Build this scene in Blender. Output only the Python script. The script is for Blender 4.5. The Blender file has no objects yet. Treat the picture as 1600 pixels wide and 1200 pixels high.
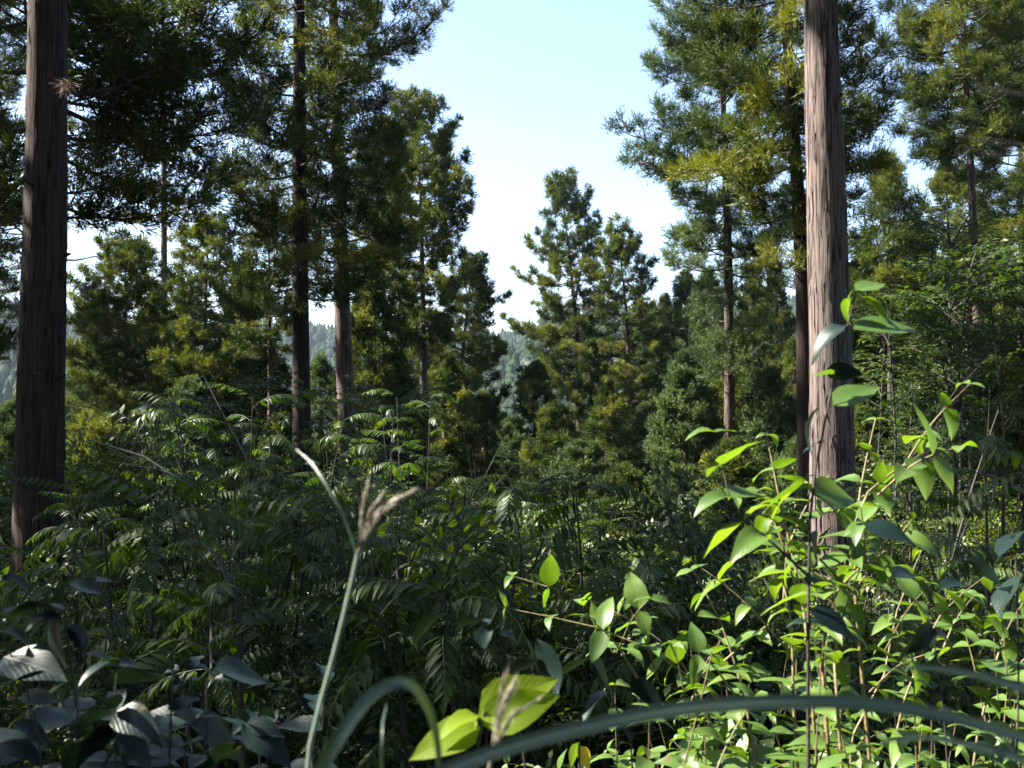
import bpy, math, random
import numpy as np
from mathutils import Vector, Matrix, noise as mnoise

# ------------------------------------------------------------------ camera, sky, sun, exposure
scn = bpy.context.scene
COL = scn.collection
EYE = 1.55
PITCH = math.radians(2.1)
cam = bpy.data.cameras.new('camera')
cam.sensor_width = 36.0
cam.lens = 36.0
cam.clip_start = 0.05
cam.clip_end = 5000
cam.dof.use_dof = True
cam.dof.focus_distance = 8.0
cam.dof.aperture_fstop = 9.0
camo = bpy.data.objects.new('camera', cam)
COL.objects.link(camo)
camo.location = (0, 0, EYE)
camo.rotation_euler = (math.pi / 2 + PITCH, 0, 0)
scn.camera = camo

SUN_EL = math.radians(42)
SUN_AZ = math.radians(-84)           # clockwise from +Y: the sun stands to the left, a touch ahead of the camera
SUN = Vector((math.sin(SUN_AZ) * math.cos(SUN_EL), math.cos(SUN_AZ) * math.cos(SUN_EL), math.sin(SUN_EL)))
world = bpy.data.worlds.new('World')
scn.world = world
world.use_nodes = True
wn = world.node_tree
bg = wn.nodes['Background']
sky = wn.nodes.new('ShaderNodeTexSky')
sky.sky_type = 'NISHITA'
sky.sun_disc = False
sky.sun_elevation = SUN_EL
sky.sun_rotation = SUN_AZ
sky.altitude = 300
sky.air_density = 1.0
sky.dust_density = 1.7
sky.ozone_density = 1.0
wn.links.new(sky.outputs[0], bg.inputs[0])
bg.inputs[1].default_value = 0.057
sl = bpy.data.lights.new('sun', 'SUN')
sl.energy = 5.0
sl.angle = math.radians(0.5)
sl.color = (1.0, 0.93, 0.82)
slo = bpy.data.objects.new('sun', sl)
COL.objects.link(slo)
slo.rotation_euler = SUN.to_track_quat('Z', 'Y').to_euler()
scn.view_settings.view_transform = 'Standard'
scn.view_settings.look = 'None'
scn.view_settings.gamma = 1.0
scn.view_settings.exposure = 2.85
scn.cycles.use_denoising = True
scn.cycles.max_bounces = 5
scn.cycles.diffuse_bounces = 3
scn.cycles.glossy_bounces = 2
scn.cycles.transmission_bounces = 3
scn.cycles.volume_bounces = 0
scn.cycles.caustics_reflective = False
scn.cycles.caustics_refractive = False

rng = np.random.default_rng(7)
random.seed(7)
R = random.Random(11)


# ------------------------------------------------------------------ frame and terrain
def P(u, v, d):
    """The place that photo pixel (u, v) shows at a distance of d metres."""
    xc, yc = (u - 800) / 1600.0, (600 - v) / 1600.0
    dx, dy, dz = xc, math.cos(PITCH) - yc * math.sin(PITCH), math.sin(PITCH) + yc * math.cos(PITCH)
    k = d / dy
    return Vector((dx * k, d, EYE + dz * k))


def sstep(a, b, x):
    t = np.clip((x - a) / (b - a), 0, 1)
    return t * t * (3 - 2 * t)


RID_U = [-2400, -600, 0, 90, 170, 330, 480, 560, 640, 780, 900, 1000, 1200, 1700, 3000]
RID_V = [520, 500, 484, 488, 502, 506, 503, 507, 520, 516, 500, 480, 470, 460, 480]
SPU_U = [-3000, -600, 0, 150, 300, 420, 600, 740, 790, 830, 862, 930, 1000, 1150, 1400, 2400]
SPU_V = [580, 560, 560, 575, 590, 610, 640, 600, 560, 520, 492, 484, 480, 478, 470, 470]


def H(x, y):
    x = np.asarray(x, float)
    y = np.asarray(y, float)
    r = np.hypot(x, y)
    yy = np.maximum(y, 0)
    z = -0.27 * np.minimum(yy, 25) - 0.42 * np.clip(yy - 25, 0, 120)
    z = z - 0.22 * np.clip(y, -120, 0)
    z = z + 0.12 * np.sin(x * 0.55 + 1.3) * np.cos(y * 0.4) + 0.6 * np.sin(x * 0.07 + .5) * sstep(8, 40, r)
    z = z - 0.02 * x * sstep(0, 20, r)
    az = np.arctan2(x, np.maximum(y, 1e-3))
    u = 800 + 1600 * np.tan(np.clip(az, -1.2, 1.2))
    front = sstep(-0.2, 0.4, y / np.maximum(r, 1e-3))
    rz = EYE + 860 * (657 - np.interp(u, RID_U, RID_V)) / 1600.0 - 13
    sz = EYE + 430 * (657 - np.interp(u, SPU_U, SPU_V)) / 1600.0 - 12
    bump = 5 * np.sin(x * 0.021 + 1) * np.sin(y * 0.017) + 3 * np.sin(x * 0.05 + y * 0.03)
    far = z + (rz - z) * sstep(300, 860, r) * front
    far = far - 40 * sstep(860, 1250, r)
    spur = z + (sz - z) * np.exp(-((r - 430) / 120.0) ** 2) * front
    out = np.maximum(far, spur) * 1.0
    out = out + bump * sstep(150, 300, r) * (1 - 0.7 * sstep(700, 860, r))
    return out


def hz(x, y):
    return float(H(x, y))


# ------------------------------------------------------------------ object helpers
def link(o, parent=None):
    COL.objects.link(o)
    if parent is not None:
        o.parent = parent
    return o


def thing(name, label, cat, loc=(0, 0, 0), group=None):
    o = bpy.data.objects.new(name, None)
    o.empty_display_size = 0.1
    COL.objects.link(o)
    o.location = loc
    o['label'] = label
    o['category'] = cat
    if group:
        o['group'] = group
    return o


def mesh(name, V, F, mats, mi=None, smooth=False, uv=None):
    """V (n,3); F (m,4) quads, or a list of polygons."""
    me = bpy.data.meshes.new(name)
    if isinstance(F, np.ndarray):
        k = F.shape[1]
        me.vertices.add(len(V))
        me.vertices.foreach_set('co', np.asarray(V, np.float32).ravel())
        me.loops.add(F.size)
        me.loops.foreach_set('vertex_index', F.ravel().astype(np.int32))
        me.polygons.add(len(F))
        me.polygons.foreach_set('loop_start', np.arange(0, F.size, k, dtype=np.int32))
        me.polygons.foreach_set('loop_total', np.full(len(F), k, np.int32))
    else:
        me.from_pydata([tuple(v) for v in V], [], F)
    for m in mats:
        me.materials.append(m)
    if mi is not None:
        me.polygons.foreach_set('material_index', np.asarray(mi, np.int32))
    if smooth is True:
        me.polygons.foreach_set('use_smooth', np.ones(len(me.polygons), bool))
    elif isinstance(smooth, np.ndarray):
        me.polygons.foreach_set('use_smooth', smooth.astype(bool))
    if uv is not None:
        l = me.uv_layers.new(name='UVMap')
        vi = np.empty(len(me.loops), np.int32)
        me.loops.foreach_get('vertex_index', vi)
        l.data.foreach_set('uv', np.asarray(uv, np.float32)[vi].ravel())
    me.update(calc_edges=True)
    return me


def obj(name, me, parent=None, loc=(0, 0, 0)):
    o = bpy.data.objects.new(name, me)
    link(o, parent)
    o.location = loc
    return o


def norm(a):
    return a / np.maximum(np.linalg.norm(a, axis=-1, keepdims=True), 1e-9)


class Geo:
    """Collects vertices and quads with a material index, as numpy arrays."""

    def __init__(s):
        s.V, s.F, s.M, s.n = [], [], [], 0

    def add(s, V, F, m):
        if len(V) == 0:
            return
        s.V.append(np.asarray(V, float))
        s.F.append(np.asarray(F, int) + s.n)
        s.M.append(np.full(len(F), m, int))
        s.n += len(V)

    def geo(s, g, mat):
        V, F, M = g.arr()
        A = np.array(mat)
        s.V.append(V @ A[:3, :3].T + A[:3, 3])
        s.F.append(F + s.n)
        s.M.append(M)
        s.n += len(V)

    def arr(s):
        if len(s.V) > 1:
            s.V, s.F, s.M = [np.concatenate(s.V)], [np.concatenate(s.F)], [np.concatenate(s.M)]
        return s.V[0], s.F[0], s.M[0]

    def mesh(s, name, mats, smooth_mat=None):
        V, F, M = s.arr()
        return mesh(name, V, F, mats, M, smooth=(M == smooth_mat) if smooth_mat is not None else False)


def tube(g, pts, rad, m=0, seg=6):
    pts = np.array([tuple(p) for p in pts], float)
    n = len(pts)
    rad = np.broadcast_to(np.asarray(rad, float), (n,))
    T = norm(np.gradient(pts, axis=0))
    ref = np.array([0, 0, 1.0]) if abs(T[:, 2]).mean() < 0.8 else np.array([1.0, 0, 0])
    A = norm(np.cross(T, ref))
    B = np.cross(T, A)
    a = np.linspace(0, 2 * np.pi, seg, endpoint=False)
    V = pts[:, None] + rad[:, None, None] * (A[:, None] * np.cos(a)[None, :, None] + B[:, None] * np.sin(a)[None, :, None])
    i = np.arange(n - 1)[:, None] * seg
    j = np.arange(seg)[None]
    F = np.stack([i + j, i + (j + 1) % seg, i + seg + (j + 1) % seg, i + seg + j], -1).reshape(-1, 4)
    g.add(V.reshape(-1, 3), F, m)


def kites(g, O, D, L, W, m, rg):
    """One slender diamond per shoot."""
    n = len(O)
    if n == 0:
        return
    D = norm(D)
    q = norm(np.cross(D, rg.normal(size=(n, 3))))
    L = np.broadcast_to(L, (n,))[:, None]
    W = np.broadcast_to(W, (n,))[:, None]
    up = np.cross(D, q) * L * rg.uniform(-.12, .12, (n, 1))
    V = np.stack([O, O + D * L * .45 + q * W * .5 + up, O + D * L, O + D * L * .45 - q * W * .5 + up], 1).reshape(-1, 3)
    F = np.arange(4 * n).reshape(n, 4)
    g.add(V, F, m)


def leafkites(g, O, D, N, L, W, m, rg):
    """A small folded leaf: two quads either side of the midrib."""
    n = len(O)
    D = norm(D)
    S = norm(np.cross(N, D))
    U = np.cross(D, S)
    L = np.broadcast_to(L, (n,))[:, None]
    W = np.broadcast_to(W, (n,))[:, None]
    fold = rg.uniform(.02, .22, (n, 1)) * W
    dr = rg.uniform(.0, .3, (n, 1)) * L
    a = O
    tip = O + D * L - U * dr
    midp = O + D * L * .5 + U * L * .03
    l = O + D * L * .42 + S * W * .5 + U * fold
    r = O + D * L * .42 - S * W * .5 + U * fold
    V = np.stack([a, l, tip, midp, r], 1).reshape(-1, 3)
    b = np.arange(n)[:, None] * 5
    F = np.concatenate([b + np.array([[0, 3, 2, 1]]), b + np.array([[0, 4, 2, 3]])], 0)
    g.add(V, F, m)


# ------------------------------------------------------------------ materials
def nt(name):
    m = bpy.data.materials.new(name)
    m.use_nodes = True
    t = m.node_tree
    t.nodes.clear()
    return m, t, t.nodes, t.links


def ramp(N, stops):
    r = N.new('ShaderNodeValToRGB')
    e = r.color_ramp.elements
    while len(e) < len(stops):
        e.new(0.5)
    for k, (p, c) in enumerate(stops):
        e[k].position = p
        e[k].color = (*c, 1)
    return r


def leaf_material(name, dark, mid, light, trans, tfac=0.35, rough=0.45, spec=0.4, nscale=2.5, veins=False, cscale=.5):
    m, t, N, Lk = nt(name)
    out = N.new('ShaderNodeOutputMaterial')
    geo = N.new('ShaderNodeNewGeometry')
    oi = N.new('ShaderNodeObjectInfo')
    n1 = N.new('ShaderNodeTexNoise')
    n1.inputs['Scale'].default_value = nscale
    n1.inputs['Detail'].default_value = 3
    Lk.new(geo.outputs['Position'], n1.inputs['Vector'])
    n2 = N.new('ShaderNodeTexNoise')
    n2.inputs['Scale'].default_value = cscale
    Lk.new(geo.outputs['Position'], n2.inputs['Vector'])
    a1 = N.new('ShaderNodeMath'); a1.operation = 'MULTIPLY_ADD'
    a1.inputs[1].default_value = .45
    Lk.new(n1.outputs['Fac'], a1.inputs[0])
    a2 = N.new('ShaderNodeMath'); a2.operation = 'MULTIPLY'
    a2.inputs[1].default_value = .35
    Lk.new(n2.outputs['Fac'], a2.inputs[0])
    Lk.new(a2.outputs[0], a1.inputs[2])
    a3 = N.new('ShaderNodeMath'); a3.operation = 'MULTIPLY_ADD'
    a3.inputs[1].default_value = .36
    Lk.new(oi.outputs['Random'], a3.inputs[0])
    Lk.new(a1.outputs[0], a3.inputs[2])
    r = ramp(N, [(.3, dark), (.55, mid), (.82, light)])
    Lk.new(a3.outputs[0], r.inputs[0])
    col = r.outputs[0]
    p = N.new('ShaderNodeBsdfPrincipled')
    p.inputs['Roughness'].default_value = rough
    p.inputs['Specular IOR Level'].default_value = spec
    if veins:
        tc = N.new('ShaderNodeTexCoord')
        sx = N.new('ShaderNodeSeparateXYZ')
        Lk.new(tc.outputs['UV'], sx.inputs[0])
        ab = N.new('ShaderNodeMath'); ab.operation = 'ABSOLUTE'
        Lk.new(sx.outputs[1], ab.inputs[0])
        # side veins run forward from the midrib
        f = N.new('ShaderNodeMath'); f.operation = 'MULTIPLY_ADD'
        f.inputs[1].default_value = -.55
        Lk.new(ab.outputs[0], f.inputs[0]); Lk.new(sx.outputs[0], f.inputs[2])
        wn_ = N.new('ShaderNodeTexNoise'); wn_.inputs['Scale'].default_value = 45
        Lk.new(geo.outputs['Position'], wn_.inputs['Vector'])
        fa = N.new('ShaderNodeMath'); fa.operation = 'MULTIPLY_ADD'; fa.inputs[1].default_value = .10
        Lk.new(wn_.outputs['Fac'], fa.inputs[0]); Lk.new(f.outputs[0], fa.inputs[2])
        w = N.new('ShaderNodeMath'); w.operation = 'MULTIPLY'; w.inputs[1].default_value = 46
        Lk.new(fa.outputs[0], w.inputs[0])
        s = N.new('ShaderNodeMath'); s.operation = 'SINE'
        Lk.new(w.outputs[0], s.inputs[0])
        vr = ramp(N, [(.0, (0, 0, 0)), (.8, (0, 0, 0)), (1.0, (1, 1, 1))])
        h = N.new('ShaderNodeMath'); h.operation = 'MULTIPLY_ADD'; h.inputs[1].default_value = .5; h.inputs[2].default_value = .5
        Lk.new(s.outputs[0], h.inputs[0]); Lk.new(h.outputs[0], vr.inputs[0])
        mr = ramp(N, [(0, (1, 1, 1)), (.035, (1, 1, 1)), (.07, (0, 0, 0))])
        Lk.new(ab.outputs[0], mr.inputs[0])
        mx = N.new('ShaderNodeMath'); mx.operation = 'MAXIMUM'
        Lk.new(vr.outputs[0], mx.inputs[0]); Lk.new(mr.outputs[0], mx.inputs[1])
        mc = N.new('ShaderNodeMix'); mc.data_type = 'RGBA'
        mm = N.new('ShaderNodeMath'); mm.operation = 'MULTIPLY'; mm.inputs[1].default_value = .10
        Lk.new(mx.outputs[0], mm.inputs[0])
        Lk.new(mm.outputs[0], mc.inputs['Factor'])
        Lk.new(col, mc.inputs['A'])
        mc.inputs['B'].default_value = (light[0] * 1.7, light[1] * 1.5, light[2] * 1.6, 1)
        # brown specks and small bites
        vo = N.new('ShaderNodeTexNoise'); vo.inputs['Scale'].default_value = 38
        Lk.new(geo.outputs['Position'], vo.inputs['Vector'])
        sr = ramp(N, [(.0, (0, 0, 0)), (.71, (0, 0, 0)), (.75, (1, 1, 1))])
        Lk.new(vo.outputs['Fac'], sr.inputs[0])
        mb = N.new('ShaderNodeMix'); mb.data_type = 'RGBA'
        Lk.new(sr.outputs[0], mb.inputs['Factor'])
        Lk.new(mc.outputs['Result'], mb.inputs['A'])
        mb.inputs['B'].default_value = (.10, .065, .02, 1)
        col = mb.outputs['Result']
        bp = N.new('ShaderNodeBump'); bp.inputs['Strength'].default_value = .25; bp.inputs['Distance'].default_value = .001; bp.invert = True
        Lk.new(mx.outputs[0], bp.inputs['Height'])
        Lk.new(bp.outputs[0], p.inputs['Normal'])
    Lk.new(col, p.inputs['Base Color'])
    tr = N.new('ShaderNodeBsdfTranslucent')
    tm = N.new('ShaderNodeMix'); tm.data_type = 'RGBA'; tm.blend_type = 'MULTIPLY'
    tm.inputs['Factor'].default_value = 1
    Lk.new(col, tm.inputs['A'])
    tm.inputs['B'].default_value = (*trans, 1)
    Lk.new(tm.outputs['Result'], tr.inputs['Color'])
    ms = N.new('ShaderNodeMixShader')
    ms.inputs[0].default_value = tfac
    Lk.new(p.outputs[0], ms.inputs[1]); Lk.new(tr.outputs[0], ms.inputs[2])
    Lk.new(ms.outputs[0], out.inputs[0])
    return m


def bark_material(name, dark, light, moss, fine=1.0, bump=1.0):
    m, t, N, Lk = nt(name)
    out = N.new('ShaderNodeOutputMaterial')
    tc = N.new('ShaderNodeTexCoord')
    mp = N.new('ShaderNodeMapping')
    mp.inputs['Scale'].default_value = (44 * fine, 44 * fine, 2.2 * fine)
    Lk.new(tc.outputs['Object'], mp.inputs[0])
    n1 = N.new('ShaderNodeTexNoise'); n1.inputs['Scale'].default_value = 1; n1.inputs['Detail'].default_value = 5; n1.inputs['Roughness'].default_value = .6
    n1.inputs['Distortion'].default_value = .6
    Lk.new(mp.outputs[0], n1.inputs['Vector'])
    r = ramp(N, [(.41, dark), (.48, tuple(.3 * a + .7 * b for a, b in zip(dark, light))), (.66, tuple(1.35 * b for b in light))])
    Lk.new(n1.outputs['Fac'], r.inputs[0])
    n2 = N.new('ShaderNodeTexNoise'); n2.inputs['Scale'].default_value = 1.1; n2.inputs['Detail'].default_value = 6; n2.inputs['Roughness'].default_value = .7
    mp2 = N.new('ShaderNodeMapping'); mp2.inputs['Scale'].default_value = (2.2, 2.2, .8)
    Lk.new(tc.outputs['Object'], mp2.inputs[0]); Lk.new(mp2.outputs[0], n2.inputs['Vector'])
    r2 = ramp(N, [(.5, (0, 0, 0)), (.72, (.7, .7, .7))])
    Lk.new(n2.outputs['Fac'], r2.inputs[0])
    mx = N.new('ShaderNodeMix'); mx.data_type = 'RGBA'
    Lk.new(r2.outputs[0], mx.inputs['Factor']); Lk.new(r.outputs[0], mx.inputs['A'])
    mx.inputs['B'].default_value = (*moss, 1)
    p = N.new('ShaderNodeBsdfPrincipled'); p.inputs['Roughness'].default_value = .9; p.inputs['Specular IOR Level'].default_value = .2
    Lk.new(mx.outputs['Result'], p.inputs['Base Color'])
    bp = N.new('ShaderNodeBump'); bp.inputs['Strength'].default_value = .9 * bump; bp.inputs['Distance'].default_value = .012
    Lk.new(n1.outputs['Fac'], bp.inputs['Height']); Lk.new(bp.outputs[0], p.inputs['Normal'])
    Lk.new(p.outputs[0], out.inputs[0])
    return m


def plain_material(name, c1, c2, scale=8, rough=.8, bump=.3, stretch=(1, 1, 1)):
    m, t, N, Lk = nt(name)
    out = N.new('ShaderNodeOutputMaterial')
    tc = N.new('ShaderNodeNewGeometry')
    mp = N.new('ShaderNodeMapping'); mp.inputs['Scale'].default_value = stretch
    Lk.new(tc.outputs['Position'], mp.inputs[0])
    n1 = N.new('ShaderNodeTexNoise'); n1.inputs['Scale'].default_value = scale; n1.inputs['Detail'].default_value = 5
    Lk.new(mp.outputs[0], n1.inputs['Vector'])
    r = ramp(N, [(.35, c1), (.65, c2)])
    Lk.new(n1.outputs['Fac'], r.inputs[0])
    p = N.new('ShaderNodeBsdfPrincipled'); p.inputs['Roughness'].default_value = rough
    Lk.new(r.outputs[0], p.inputs['Base Color'])
    bp = N.new('ShaderNodeBump'); bp.inputs['Strength'].default_value = bump; bp.inputs['Distance'].default_value = .02
    Lk.new(n1.outputs['Fac'], bp.inputs['Height']); Lk.new(bp.outputs[0], p.inputs['Normal'])
    Lk.new(p.outputs[0], out.inputs[0])
    return m


M_NEEDLE = leaf_material('cedar_needles', (.008, .017, .005), (.036, .056, .010), (.135, .148, .024), (1.6, 1.6, .4), .22, .6, .14, 1.6)
M_NEEDLE_B = leaf_material('young_cedar_needles', (.013, .028, .012), (.042, .070, .026), (.085, .118, .038), (1.5, 1.6, .6), .24, .6, .16, 1.6)
M_BARK = bark_material('cedar_bark', (.011, .008, .007), (.112, .084, .077), (.052, .062, .049))
M_BARKD = bark_material('cedar_bark_shaded', (.006, .0035, .003), (.032, .020, .016), (.020, .022, .018))  # darker bark for trunks standing in shade; the shade is in the colour
M_BARKS = bark_material('cedar_bark_slim', (.014, .008, .007), (.075, .052, .045), (.04, .043, .032), .8, .7)
M_LIMB = plain_material('limb_bark', (.022, .014, .01), (.07, .05, .04), 14)
M_TWIG = plain_material('shrub_stem_bark', (.010, .008, .006), (.030, .024, .018), 30)
M_TWIGL = plain_material('young_stem_bark', (.07, .055, .022), (.15, .11, .045), 40, .6)
M_BROAD = leaf_material('broad_leaf', (.012, .028, .007), (.024, .048, .011), (.052, .080, .018), (2.2, 2.3, .4), .35, .42, .25, 6)
M_PINN = leaf_material('pinnate_leaf', (.010, .026, .005), (.022, .046, .009), (.048, .076, .015), (2.2, 2.3, .4), .34, .45, .22, 5)
M_FORE = leaf_material('fresh_leaf', (.022, .055, .012), (.060, .115, .022), (.090, .145, .030), (2.1, 2.05, .35), .36, .42, .45, 9, veins=True)
M_DARKL = leaf_material('shaded_leaf', (.002, .007, .006), (.004, .011, .009), (.008, .018, .013), (2.0, 2.2, .5), .08, .4, .22, 9, veins=True)  # deep shade and bluish sky sheen put into the leaf colour
M_YEL = leaf_material('yellow_leaf', (.45, .28, .02), (.6, .42, .02), (.7, .5, .04), (1.2, 1.1, .5), .45, .45, .4, 30, veins=True)


def grass_material():
    m, t, N, Lk = nt('grass_blade_green')
    out = N.new('ShaderNodeOutputMaterial')
    tc = N.new('ShaderNodeTexCoord')
    sx = N.new('ShaderNodeSeparateXYZ'); Lk.new(tc.outputs['UV'], sx.inputs[0])
    ab = N.new('ShaderNodeMath'); ab.operation = 'ABSOLUTE'; Lk.new(sx.outputs[1], ab.inputs[0])
    mp = N.new('ShaderNodeMapping'); mp.inputs['Scale'].default_value = (9, 14, 1); Lk.new(tc.outputs['UV'], mp.inputs[0])
    n1 = N.new('ShaderNodeTexNoise'); n1.inputs['Scale'].default_value = 1.5; n1.inputs['Detail'].default_value = 5; Lk.new(mp.outputs[0], n1.inputs['Vector'])
    r = ramp(N, [(.3, (.022, .042, .024)), (.6, (.038, .064, .036)), (.74, (.075, .075, .035)), (.8, (.12, .08, .04))])
    Lk.new(n1.outputs['Fac'], r.inputs[0])
    mr = ramp(N, [(0, (1, 1, 1)), (.07, (1, 1, 1)), (.16, (0, 0, 0))]); Lk.new(ab.outputs[0], mr.inputs[0])
    mx = N.new('ShaderNodeMix'); mx.data_type = 'RGBA'
    Lk.new(mr.outputs[0], mx.inputs['Factor']); Lk.new(r.outputs[0], mx.inputs['A']); mx.inputs['B'].default_value = (.16, .21, .16, 1)
    p = N.new('ShaderNodeBsdfPrincipled'); p.inputs['Roughness'].default_value = .32; p.inputs['Specular IOR Level'].default_value = .55
    Lk.new(mx.outputs['Result'], p.inputs['Base Color'])
    w = N.new('ShaderNodeMath'); w.operation = 'MULTIPLY'; w.inputs[1].default_value = 40; Lk.new(sx.outputs[1], w.inputs[0])
    sn = N.new('ShaderNodeMath'); sn.operation = 'SINE'; Lk.new(w.outputs[0], sn.inputs[0])
    bp = N.new('ShaderNodeBump'); bp.inputs['Strength'].default_value = .15; bp.inputs['Distance'].default_value = .0003
    Lk.new(sn.outputs[0], bp.inputs['Height']); Lk.new(bp.outputs[0], p.inputs['Normal'])
    tr = N.new('ShaderNodeBsdfTranslucent'); tr.inputs[0].default_value = (.08, .14, .03, 1)
    ms = N.new('ShaderNodeMixShader'); ms.inputs[0].default_value = .2
    Lk.new(p.outputs[0], ms.inputs[1]); Lk.new(tr.outputs[0], ms.inputs[2]); Lk.new(ms.outputs[0], out.inputs[0])
    return m


M_GRASS = grass_material()
M_GLOW = leaf_material('backlit_leaf', (.10, .16, .008), (.13, .19, .010), (.16, .22, .012), (2.4, 2.3, .3), .6, .55, .2, 9, veins=True)  # glow of sun shining through the leaf put into its colour
M_PLUME = plain_material('plume_straw', (.16, .135, .095), (.30, .26, .19), 60, .7)
M_COVER = leaf_material('ground_cover_leaf', (.022, .042, .009), (.045, .075, .014), (.085, .115, .022), (2.0, 2.0, .4), .35, .45, .4, 1.2)
M_FAR = leaf_material('far_forest_leaf', (.006, .014, .007), (.012, .022, .009), (.024, .034, .011), (1.4, 1.4, .6), .1, .9, .05, .12, cscale=.02)
M_SOIL = plain_material('forest_floor', (.014, .010, .006), (.04, .035, .016), .8, .95, .6)


def green_far_ground(m):
    # beyond the bank the ground is covered by low green growth
    N, Lk = m.node_tree.nodes, m.node_tree.links
    geo = N.new('ShaderNodeNewGeometry')
    ln = N.new('ShaderNodeVectorMath'); ln.operation = 'LENGTH'; Lk.new(geo.outputs['Position'], ln.inputs[0])
    mr = N.new('ShaderNodeMapRange'); mr.inputs[1].default_value = 30; mr.inputs[2].default_value = 80; Lk.new(ln.outputs['Value'], mr.inputs[0])
    nz = N.new('ShaderNodeTexNoise'); nz.inputs['Scale'].default_value = .15; nz.inputs['Detail'].default_value = 6; Lk.new(geo.outputs['Position'], nz.inputs['Vector'])
    rp = ramp(N, [(.35, (.007, .014, .006)), (.65, (.018, .028, .009))]); Lk.new(nz.outputs['Fac'], rp.inputs[0])
    p = next(n for n in N if n.type == 'BSDF_PRINCIPLED')
    old = p.inputs['Base Color'].links[0].from_socket
    mx = N.new('ShaderNodeMix'); mx.data_type = 'RGBA'
    Lk.new(mr.outputs[0], mx.inputs['Factor']); Lk.new(old, mx.inputs['A']); Lk.new(rp.outputs[0], mx.inputs['B'])
    Lk.new(mx.outputs['Result'], p.inputs['Base Color'])


green_far_ground(M_SOIL)
M_RACH = plain_material('rachis_green', (.03, .035, .012), (.06, .065, .02), 20, .6)
M_DEAD = plain_material('dead_twig', (.13, .075, .05), (.26, .17, .12), 40, .9)


# ------------------------------------------------------------------ setting: terrain
def terrain():
    rr = np.concatenate([[0.0], np.geomspace(.6, 1300, 150)])
    na = 300
    aa = np.linspace(-np.pi, np.pi, na, endpoint=False)
    X = rr[:, None] * np.sin(aa)[None]
    Y = rr[:, None] * np.cos(aa)[None]
    Z = H(X, Y)
    V = np.stack([X, Y, Z], -1).reshape(-1, 3)
    i = np.arange(1, len(rr) - 1)[:, None] * na
    j = np.arange(na)[None]
    F = np.stack([i + j, i + na + j, i + na + (j + 1) % na, i + (j + 1) % na], -1).reshape(-1, 4)
    F0 = np.stack([np.zeros(na, int), na + np.arange(na), na + (np.arange(na) + 1) % na, na + (np.arange(na) + 1) % na], -1)
    F0 = F0[:, [0, 1, 2]]
    polys = [tuple(f[::-1]) for f in F0.tolist()] + [tuple(f[::-1]) for f in F.tolist()]
    me = mesh('hillside', V, polys, [M_SOIL], smooth=True)
    o = obj('hillside_terrain', me)
    o['kind'] = 'structure'


terrain()


# ------------------------------------------------------------------ foliage prototypes (shared meshes)
def cedar_branch_geo(L, seed, fine=True, up=1.0, dens=1.0, wide=1.0):
    rg = np.random.default_rng(seed)
    g = Geo()
    n = 9
    t = np.linspace(0, 1, n)
    wob = rg.normal(0, .03, (n, 2)).cumsum(0) * L * .5
    zc = L * (-.10 * np.sin(t * np.pi * .9) + .20 * up * t ** 2.5)
    pts = np.stack([t * L, wob[:, 0] * t, zc + wob[:, 1] * t * .5], -1)
    r0 = .010 + .011 * L
    tube(g, pts, r0 * (1 - t * .85), 0, 5)

    def at(s):
        return np.array([np.interp(s, t, pts[:, k]) for k in range(3)])
    clumps = []
    nside = max(3, int(round((6.2 if fine else 5.6) * L ** .8)))
    for k in range(nside):
        s = .14 + .82 * (k + rg.uniform(0, .8)) / nside
        o = at(s)
        side = 1 if k % 2 else -1
        ln = (.22 + .30 * L * (1.05 - s)) * rg.uniform(.7, 1.2)
        a = math.radians(rg.uniform(35, 70)) * side
        d = np.array([math.cos(a), math.sin(a), rg.uniform(-.25, .45)])
        d /= np.linalg.norm(d)
        e = o + d * ln + np.array([0, 0, .12 * ln])
        mid = (o + e) / 2 - np.array([0, 0, .05 * ln])
        tube(g, [o, mid, e], [r0 * .45, r0 * .33, .004], 0, 4)
        nn = 1 + int(ln / .38)
        for q in range(nn):
            f = (q + 1) / nn
            clumps.append((mid + (e - mid) * f if f > .4 else mid, d))
    clumps.append((pts[-1], norm(pts[-1] - pts[-3])))
    clumps.append((at(.9), np.array([.8, 0, .5])))
    O, D, LL = [], [], []
    for c, d in clumps:
        k = max(4, int((14 if fine else 22) * dens))
        dd = norm(rg.normal(size=(k, 3)))
        dd = norm(dd * .95 + np.asarray(d) * .6 + np.array([0, 0, .42]))
        ln = rg.uniform(.16, .33, k) if fine else rg.uniform(.12, .27, k)
        O.append(np.repeat([c], k, 0) + rg.normal(0, .03, (k, 3)))
        D.append(dd)
        LL.append(ln)
    O, D, LL = np.concatenate(O), np.concatenate(D), np.concatenate(LL)
    ns = 11 if fine else 7
    s = (np.arange(ns) + .5) / ns
    so = O[:, None] + D[:, None] * (LL[:, None, None] * s[None, :, None]) + np.array([0, 0, .05]) * (s ** 2)[None, :, None]
    m = so.shape[0] * ns
    so = so.reshape(-1, 3)
    sd = norm(np.repeat(D, ns, 0) * .9 + norm(rg.normal(size=(m, 3))) * .62 + np.array([0, 0, .12]))
    if fine:
        kites(g, so, sd, rg.uniform(.08, .14, m), rg.uniform(.013, .021, m), 1, rg)
    else:
        kites(g, so, sd, rg.uniform(.07, .12, m), rg.uniform(.020, .034, m) * wide, 1, rg)
    return g


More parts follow.
